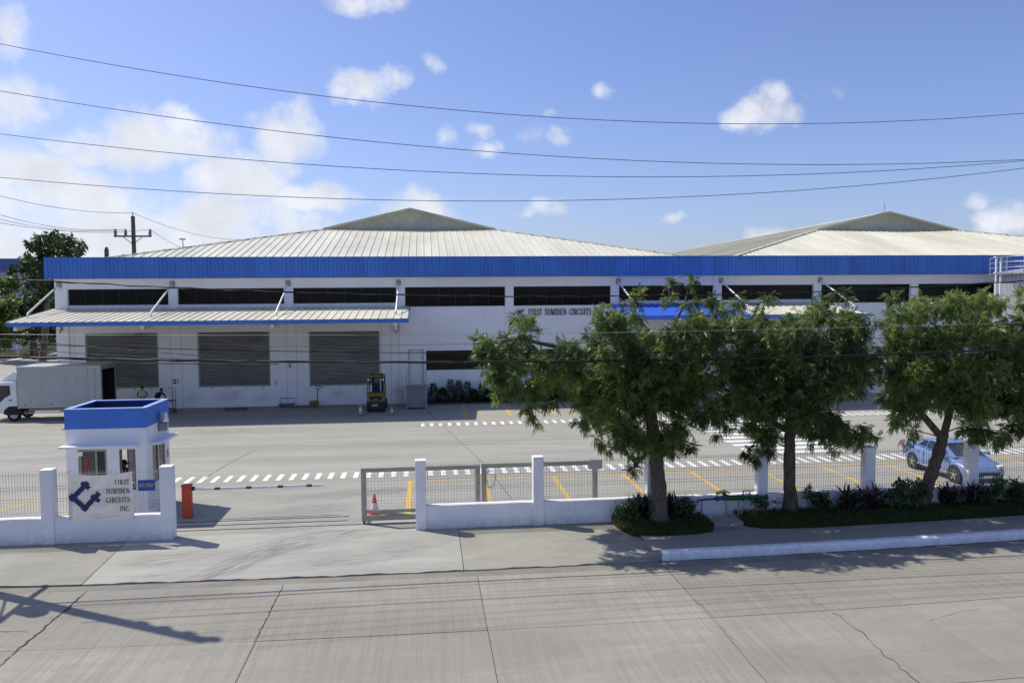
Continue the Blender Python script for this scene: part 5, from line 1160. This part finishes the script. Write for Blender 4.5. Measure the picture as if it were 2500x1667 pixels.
shrub('bush', 'green bush right of the sixth pillar', 'bush', (19.8, 24.4, .14), .5, .9, 330, 'leaf_shrub')
shrub('spiky_plant', 'dark spiky plant by the right edge of the picture', 'plant', (20.6, 24.45, .14), .38, 1.15, 140, 'leaf_purple', spiky=True)
shrub('bush', 'green bush under the rightmost tree', 'bush', (21.3, 24.35, .14), .5, .9, 330, 'leaf_shrub')
# hedge of young shrubs along the factory wall
ORD = 'first second third fourth fifth sixth seventh eighth ninth tenth eleventh twelfth thirteenth fourteenth fifteenth sixteenth seventeenth eighteenth nineteenth twentieth twenty-first twenty-second twenty-third'.split()
struct(MB().box(.15, 13.0, 54.15, FV-.02, .002, .10).build('planting_strip', 'bed_soil'))
for i in range(22):
    u = .5+i*.56+random.uniform(-.12, .12); h = random.uniform(.75, 1.55); loc = np.array((u, 54.7+random.uniform(-.15, .12), .08))
    T = thing('hedge_shrub', f'young dark shrub against the factory wall, {ORD[i]} from the steel stairs', 'shrub', tuple(loc), 0, 'shrubs along the factory wall')
    n = 420; t = rng.random(n)**1.3; an = rng.random(n)*6.28; rad = (.42*(1-t)**.8+.04)*rng.random(n)**.5; pos = loc+np.stack([rad*np.cos(an), rad*np.sin(an)*.8, t*h], 1)
    n2 = 36; tier = np.floor(rng.random(n2)*4)/4*.5+.5; an2 = rng.random(n2)*6.28; pos2 = loc+np.stack([.02*np.cos(an2), .02*np.sin(an2), tier*h], 1)
    P_ = np.concatenate([pos, pos2]); A_ = np.concatenate([np.stack([np.cos(an), np.sin(an), rng.normal(.3, .4, n)], 1), np.stack([np.cos(an2), np.sin(an2), .15+0*an2], 1)])
    leaf_object('leaves', LEAF1, P_, A_, np.tile([0, 0, 1.], (len(P_), 1))+rng.normal(0, .3, (len(P_), 3)), np.concatenate([.14+.09*rng.random(n), .2+.1*rng.random(n2)]), np.clip(rng.normal(.4, .2, len(P_)), 0, 1), 'leaf_shrub', T)
    MB().tube([tuple(loc-np.array([0, 0, .06])), tuple(loc+np.array([.02, 0, h*1.02]))], [.014, .004], 5).build('stem', 'bark', T)

# water main with valve between the first two trees
T = thing('water_main', 'green and blue water pipes with yellow valve in front of the wall', 'pipework', (9.4, 24.3, 0))
pv = 24.35
MB().tube([(8.55, pv, .62), (8.62, pv, .70), (9.2, pv, .73)], .035, 10).build('inlet_pipe', 'pipe_blue', T, smooth=60)
MB().tube([(9.2, pv, .73), (9.25, pv, .73)], .085, 12).tube([(9.25, pv, .73), (9.42, pv, .75)], .065, 12).tube([(9.42, pv, .75), (9.46, pv, .75)], .085, 12).build('strainer', 'pipe_blue', T, smooth=40)
MB().tube([(9.47, pv, .75), (9.6, pv, .74), (9.9, pv, .74), (10.2, pv, .73), (10.9, pv, .72)], [.06, .085, .085, .06, .06], 14).build('main_pipe', 'pipe_green', T, smooth=60)
for x in (10.05, 10.3, 10.55, 10.85): MB().tube([(x, pv, .725), (x+.05, pv, .725)], .10, 14).build('flange', 'pipe_green', T, smooth=40)
MB().tube([(9.62, pv, .74), (9.5, pv+.05, .86), (9.38, pv+.05, .93)], [.06, .055, .05], 12).build('valve_neck', 'pipe_green', T, smooth=50)
MB().tube([(9.40, pv+.05, .92), (9.22, pv+.02, .90)], .055, 12).tube([(9.45, pv+.05, .99), (9.66, pv+.04, .88)], .03, 10).build('valve', 'pipe_yellow', T, smooth=50)
for x, a in ((8.72, 0), (9.52, .05), (9.95, .0)): MB().tube([(x, pv, .70), (x+a, pv, -.02)], .03, 8).build('support', 'steel_grey', T)
MB().bar((10.2, pv, .66), (9.98, pv, .1), .04).build('support', 'steel_grey', T)
for x in (10.1, 10.32): MB().tube([(x, pv, .75), (x, pv, .95)], .02, 8).tube([(x, pv, .95), (x+.2, pv, .97)], .012, 6).build('valve_stem', 'dark_metal', T)
T = thing('water_meter', 'small grey meter pipes standing by the concrete plinth', 'water meter', (9.35, 23.35, 0))
MB().tube([(9.1, 23.4, -.03), (9.1, 23.4, .22), (9.3, 23.38, .24), (9.3, 23.38, .4)], .018, 8).tube([(9.22, 23.3, -.03), (9.22, 23.3, .2)], .018, 8).build('riser', 'steel_grey', T)
MB().tube([(9.1, 23.4, .16), (9.55, 23.4, .14)], .022, 8).build('meter_pipe', 'steel_galv', T); MB().lathe([(.06, 0), (.07, .03), (.06, .09), (.02, .1)], 12, (9.35, 23.4, .1)).build('dial', 'steel_galv', T)
o = tag(MB().box(8.92, 9.88, 23.75, 24.5, -.05, .13).build('concrete_plinth', 'walk_concrete', bevel=.02), 'low concrete plinth under the green water pipes', 'plinth')

# ------------------------------------------------------------------ utility poles and overhead wires
def upole(label, u, v, h, r=.17, arm=None):
    T = thing('utility_pole', label, 'pole', (u, v, 0), 0, 'utility poles')
    MB().tube([(u, v, -.3), (u, v, h)], [r, r*.72], 14).build('pole', 'pole_brown', T, smooth=60)
    return T
WV = 22.75
PL_ = upole('brown utility pole at the kerb left of the picture', -13.75, WV+.05, 13.2, .21)
PR_ = upole('brown utility pole at the kerb right of the picture', 33.0, WV+.05, 13.5, .21)
for T, u in ((PL_, -13.75), (PR_, 33.0)):
    for z in (12.95, 12.0, 11.05, 10.1):
        MB().tube([(u+.09, WV+.05, z), (u+.34, WV, z-.04)], .035, 8).build('bracket', 'dark_metal', T); MB().lathe([(.05, -.16), (.14, -.10), (.08, -.04), (.14, .04), (.08, .12), (.11, .17)], 12, (u+.36, WV-.02, z)).build('insulator', 'insulator', T)
    MB().box(u-.05, u+.05, WV-1.3, WV+1.1, 5.55, 5.67).build('cable_arm', 'pole_brown', T); MB().bar((u, WV-.05, 4.7), (u, WV-1.1, 5.5), .05).build('arm_brace', 'dark_metal', T)
    MB().lathe([(.22, 0), (.25, .05), (.25, .75), (.2, .82)], 16, (u+.1, WV-.5, 5.72)).build('splice_drum', 'dark_metal', T)
def wire(label, pts, v, r, u0=-13.4, u1=32.7, deg=2, twist=0, group='overhead wires over the street', mat='black'):
    W_ = [V(x, y, v) for x, y in pts]; c = np.polyfit([p.x for p in W_], [p.z for p in W_], min(deg, len(pts)-1)); n = 90; P_ = []
    for i in range(n+1):
        u = u0+(u1-u0)*i/n; P_.append((u, v+twist*.5*math.cos(u*5), float(np.polyval(c, u))+twist*math.sin(u*5+.6*math.sin(u*1.7))))
    m = MB(); m.tube(P_, r, 6)
    if twist:
        for k in range(1): m.tube([(u, y+.018*math.cos(u*9), z+.018*math.sin(u*9)) for u, y, z in P_], r*.7, 5)
    o = m.build('overhead_wire', mat, smooth=60); return tag(o, label, 'wire', group)
wire('topmost overhead wire across the blue sky', [(0, 108), (625, 212), (1250, 282), (1830, 302), (2500, 277)], WV, .0095, mat='wire_blue')
wire('second overhead wire from the top of the sky', [(0, 224), (625, 311), (1250, 376), (1900, 403), (2500, 389)], WV, .0095, mat='wire_blue')
wire('third overhead wire from the top of the sky', [(0, 329), (625, 388), (1250, 428), (1550, 434), (2500, 392)], WV-.05, .0095, mat='wire_blue')
wire('lowest overhead wire above the roofs', [(0, 433), (500, 469), (1000, 493), (1250, 493), (1800, 470), (2500, 412)], WV, .0095, mat='wire_blue')
wire('thick twisted black cable across the upper windows', [(0, 679), (700, 713), (1250, 723), (1950, 714), (2500, 685.5)], WV-.6, .017, twist=.012)
wire('thickest black cable bundle across the shutters', [(0, 871), (700, 881), (1007, 884.5), (1350, 884.5), (1740, 876)], WV-.1, .034, twist=.012)
wire('thin pale wire just below the canopy edge', [(0, 816), (700, 818), (1350, 813.6), (1800, 806)], WV-.8, .007, mat='steel_grey')
wire('black wire sloping across the middle of the shutters', [(0, 838), (700, 857), (1037, 862), (1350, 862)], WV-.2, .012)
wire('thin wire joining the bundle in front of the left shutter', [(0, 827.7), (240, 846), (476, 868)], WV-.3, .009, u1=-5.0, deg=1, mat='dark_metal')
wire('black cable just under the bundle at the left edge', [(0, 880), (300, 886), (700, 889)], WV-.4, .014, u1=-4.0)
wire('black wire running down to the bundle near the left shutter', [(0, 851), (190, 861), (387, 874)], WV-.15, .010, u1=-6.2, deg=1)
wire('hair-thin wire across the right shutter and white wall', [(695, 846), (1147, 840), (1500, 834)], WV-.7, .006, u0=-4.6, deg=1, mat='dark_metal')
# pole with crossarm behind the building, smaller pole beyond
pv, pu = 76.0, -26.2
T = thing('utility_pole', 'brown utility pole with crossarm rising behind the roof', 'pole', (pu, pv, 0), 0, 'utility poles')
zt = V(326, 528, pv).z; za = V(326, 577, pv).z; pu = V(326, 577, pv).x
MB().tube([(pu, pv, -.2), (pu, pv, zt)], [.26, .17], 12).build('pole', 'pole_brown', T, smooth=60)
MB().box(pu-1.62, pu+1.62, pv-.25, pv-.12, za-.08, za+.06).build('crossarm', 'pole_brown', T)
for s in (-1, 1): MB().bar((pu, pv-.2, za-.75), (pu+s*.85, pv-.2, za-.05), .05).build('arm_brace', 'dark_metal', T)
INS = [pu-1.5, pu-.62, pu+1.5]
for x in INS: MB().lathe([(.06, 0), (.17, .06), (.10, .14), (.17, .22), (.10, .30), (.17, .38), (.10, .46), (.12, .56)], 12, (x, pv-.18, za+.06)).build('insulator', 'insulator', T)
MB().tube([(pu, pv, zt), (pu, pv, zt+.35)], .04, 8).build('pole_top_pin', 'dark_metal', T)
p2 = V(260, 608, 115); T = thing('utility_pole', 'small far utility pole above the left end of the fascia', 'pole', (p2.x, 115, 0), 0, 'utility poles'); MB().tube([(p2.x, 115, -.2), (p2.x, 115, p2.z)], [.36, .28], 10).build('pole', 'pole_brown', T, smooth=60)
MB().lathe([(.2, 0), (.2, .2), (.1, .3)], 8, (p2.x, 115, p2.z)).build('pole_cap', 'dark_metal', T)
def span(label, a, b2, sag, r=.018):
    a, b2 = Vector(a), Vector(b2); P_ = [a.lerp(b2, t/24)-Vector((0, 0, sag*4*(t/24)*(1-t/24))) for t in range(25)]
    tag(MB().tube(P_, r, 5).build('overhead_wire', 'black', smooth=60), label, 'wire', 'thin wires of the far pole')
span('thin wire from the top of the crossarm pole to the left', (pu, pv, zt+.3), tuple(V(-60, 462, 62)), .5)
for x, y, w in zip(INS, (505, 520, 532), ('left', 'middle', 'right')): span(f'thin wire from the {w} insulator of the crossarm pole to the left', (x, pv-.18, za+.62), tuple(V(-60, y, 62)), .6)
span('thin wire from the top of the crossarm pole down to the right', (pu, pv, zt+.3), tuple(V(584, 585, 100)), .6); span('thin wire from the right insulator down behind the roof', (INS[2], pv-.18, za+.62), tuple(V(470, 612, 100)), .3)

# ------------------------------------------------------------------ the background on the left, the tank on the right
struct(MB().box(-140, -50.6, 96, 165, .003, .10).build('verge', 'bed_soil'))
m = MB()
for i in range(12):
    v0_, v1_ = 84+i*8, 92+i*8; m.poly((-50.6, v0_, .16), (-50.0, v0_, .16), (-50.0, v1_, .16), (-50.6, v1_, .16)).poly((-50.0, v0_, 0), (-50.0, v1_, 0), (-50.0, v1_, .16), (-50.0, v0_, .16))
struct(m.build('far_kerb', 'kerb_paint'))
P_ = []; n = 9000; P_ = np.stack([-50.8-rng.random(n)*30, 96.5+rng.random(n)*45, np.full(n, .1)], 1)
struct(tag(leaf_object('verge_grass', BLADE, P_, unit(np.stack([rng.normal(0, .5, n), rng.normal(0, .5, n), np.ones(n)], 1)), unit(rng.normal(size=(n, 3))), .25+.25*rng.random(n), np.clip(rng.normal(.6, .2, n), 0, 1), 'grass_blade'), 'grass verge beyond the side street on the left', 'grass'), 'stuff')
def far_tree(label, base_, CL, v, dens, size, trunk_r=.3, mat='leaf_far', dv=2.5):
    T = thing('background_tree', label, 'tree', base_, 0, 'trees beyond the side street'); C, R, TB = [], [], []
    for x, y, r in CL:
        for k in range(2):
            p = V(x+random.uniform(-4, 4), y+random.uniform(-4, 4), v+random.uniform(-dv, dv)); C.append(np.array(p)); R.append(r*p.y/FPX*1.05); TB.append(random.uniform(.2, .75))
    P_, A_, U_, S_, T_ = clump_leaves(C, R, dens*3.2, size*1.1, 6, .95, TB); leaf_object('foliage', LEAF1, P_, A_, U_, S_, T_, mat, T)
    top = np.mean([c for c in C], axis=0); b_ = np.array(base_)
    pts = [tuple(b_), tuple(b_*.6+top*.4*np.array([1, 1, .8])+np.array([0, 0, 0])), tuple(top)]
    m = MB().tube(pts, [trunk_r, trunk_r*.8, trunk_r*.35], 10)
    nodes, par, cnt, nt0 = limbs([[(p, -1) for p in pts]], C, R); bm = branch_mesh(nodes, par, cnt, nt0, .035); m.add(bm.v, bm.f); m.build('trunk_and_branches', 'bark', T, smooth=60); return T
big = [(95, 590, 16), (120, 585, 15), (140, 578, 12), (160, 592, 14), (178, 590, 10), (195, 600, 12), (85, 605, 14), (110, 610, 18), (135, 605, 18), (160, 612, 16), (185, 615, 14), (75, 600, 9), (62, 632, 12), (75, 645, 16), (100, 635, 16), (125, 630, 14), (60, 650, 12), (80, 665, 18), (105, 660, 18), (125, 655, 16), (70, 690, 16), (95, 690, 18), (120, 685, 18), (135, 700, 14), (105, 715, 16), (145, 595, 12), (200, 612, 9), (170, 625, 10)]
gb = G(104, 884); far_tree('tall dark tree rising above the left end of the building', (gb.x, gb.y, 0), big, gb.y, 5.5, .55, .42)
low = [(20, 735, 22), (50, 745, 24), (80, 735, 24), (110, 740, 24), (135, 745, 20), (15, 770, 22), (45, 780, 26), (80, 775, 26), (115, 775, 26), (140, 780, 18), (20, 800, 22), (60, 810, 24), (100, 805, 22), (130, 812, 18), (10, 715, 14), (70, 715, 14), (100, 760, 20)]
gl = G(80, 868); far_tree('broad green tree mass beside the left wall of the building', (gl.x, gl.y, 0), low, gl.y, 4.5, .55, .3)
lft = [(5, 760, 26), (20, 740, 20), (0, 790, 26), (25, 775, 20), (5, 820, 22), (30, 800, 18), (-20, 770, 26), (-30, 800, 26), (10, 840, 14)]
gl = G(10, 880); far_tree('bright green tree at the left edge of the picture', (gl.x-4, gl.y-4, 0), lft, gl.y-4, 6, .5, .25, 'leaf_neem')
far_tree('pale green tree in front of the far blue building', (G(15, 850).x, 128, 0), [(5, 690, 12), (18, 685, 12), (30, 690, 12), (40, 695, 10), (12, 700, 12), (28, 702, 12), (-8, 692, 14)], 128, 5, .6, .25, 'leaf_neem', 1.5)
far_tree('narrow conical dark tree before the far blue building', (V(30, 700, 145).x, 145, 0), [(30, 656, 5), (30, 664, 7), (30, 674, 8), (30, 684, 9), (31, 694, 9)], 145, 14, .6, .25, 'leaf_far', .5)
gt = G(88, 876); far_tree('slim tree with pale trunk before the verge', (gt.x, gt.y, 0), [(70, 815, 16), (95, 800, 18), (60, 830, 12), (110, 825, 14)], gt.y, 5, .5, .3, 'leaf_far', 1.5)
T = thing('far_building', 'distant blue factory behind the trees at the left edge', 'building', (-110, 175, 0))
a, c = V(-260, 632, 170), V(64, 632, 170)
MB().box(a.x, c.x, 170, 210, 0, a.z-2.6).build('wall', 'far_wall', T); MB().box(a.x, c.x+.3, 169.7, 210.3, a.z-2.6, a.z).build('fascia', 'far_blue', T)
for k in range(10): x = a.x+(c.x-a.x)*(k+.5)/10; MB().box(x-1.0, x+1.0, 169.92, 169.99, 4, 5.5).build('window', 'window_glass', T)
wl = thing('boundary_wall', 'low pale boundary wall along the far verge', 'wall', (-65, 122, 0))
MB().box(-105, -58, 121.9, 122.1, 0, 1.5).build('wall_panel', 'wall_white', wl)
for k in range(8): MB().box(-104+k*6.2, -103.5+k*6.2, 121.7, 122.3, 0, 2.0).build('pillar', 'wall_white', wl)
pp = G(46, 867); T = thing('bollard', 'white marker post on the far verge', 'post', (pp.x, pp.y, 0)); MB().lathe([(.16, 0), (.16, 2.2), (.1, 2.35)], 12, tuple(pp)).build('post', 'paint_white', T, smooth=40); MB().lathe([(.165, 1.5), (.165, 1.8)], 12, tuple(pp)).build('band', 'steel_grey', T)
# corrugated tank with railing and ladder at the right edge
tx, ty, trd = 43.3, 49.0, 4.6; zt_ = V(2440, 662, 46).z
T = thing('storage_tank', 'grey corrugated round tank with railings at the right edge', 'tank', (tx, ty, 0)); m = MB(); n = 180; vs = []
for k in range(n): a = 2*math.pi*k/n; r = trd+(.05 if k % 2 else 0); vs += [(tx+r*math.cos(a), ty+r*math.sin(a), 0), (tx+r*math.cos(a), ty+r*math.sin(a), zt_)]
m.add(vs, [(2*k, 2*((k+1) % n), 2*((k+1) % n)+1, 2*k+1) for k in range(n)]); m.build('shell', 'tank_steel', T)
MB().lathe([(trd+.08, zt_-.03), (trd+.08, zt_+.06), (.3, zt_+.7)], 48, (tx, ty, 0)).build('tank_roof', 'tank_steel', T)
m = MB()
for z in (.35, .7, 1.05): m.tube([(tx+(trd+.35)*math.cos(a), ty+(trd+.35)*math.sin(a), zt_+z) for a in [2*math.pi*k/48 for k in range(49)]], .022, 6, cap=False)
for k in range(24): a = 2*math.pi*k/24; m.tube([(tx+(trd+.35)*math.cos(a), ty+(trd+.35)*math.sin(a), zt_-.05), (tx+(trd+.35)*math.cos(a), ty+(trd+.35)*math.sin(a), zt_+1.05)], .03, 6)
m.build('railing', 'steel_galv', T); MB().lathe([(trd+.08, zt_-.1), (trd+.45, zt_-.1), (trd+.45, zt_-.05), (trd+.08, zt_-.05)], 48, (tx, ty, 0)).build('walkway', 'steel_galv', T)
la = math.pi+.35; m = MB(); lx, ly = tx+(trd+.2)*math.cos(la), ty+(trd+.2)*math.sin(la)
for s in (-.25, .25): m.tube([(lx+s*math.sin(la), ly-s*math.cos(la), 0), (lx+s*math.sin(la), ly-s*math.cos(la), zt_+1.3)], .03, 6)
for k in range(34): z = .3+k*.3; m.tube([(lx+.25*math.sin(la), ly-.25*math.cos(la), z), (lx-.25*math.sin(la), ly+.25*math.cos(la), z)], .018, 5)
m.build('ladder', 'steel_white', T)
T = thing('steel_tower', 'slim white steel post frame standing left of the tank', 'tower', (37.3, 47.5, 0)); q = V(2431, 700, 47.0)
for dx in (0, .32): MB().bar((q.x+dx, 47.0, 0), (q.x+dx, 47.0, zt_+.9), .09).build('post', 'steel_white', T)
for z in (zt_+.9, zt_-.1, zt_-1.5, zt_-3.2): MB().box(q.x-.12, q.x+.6, 46.9, 47.1, z, z+.06).build('crossbar', 'steel_white', T)
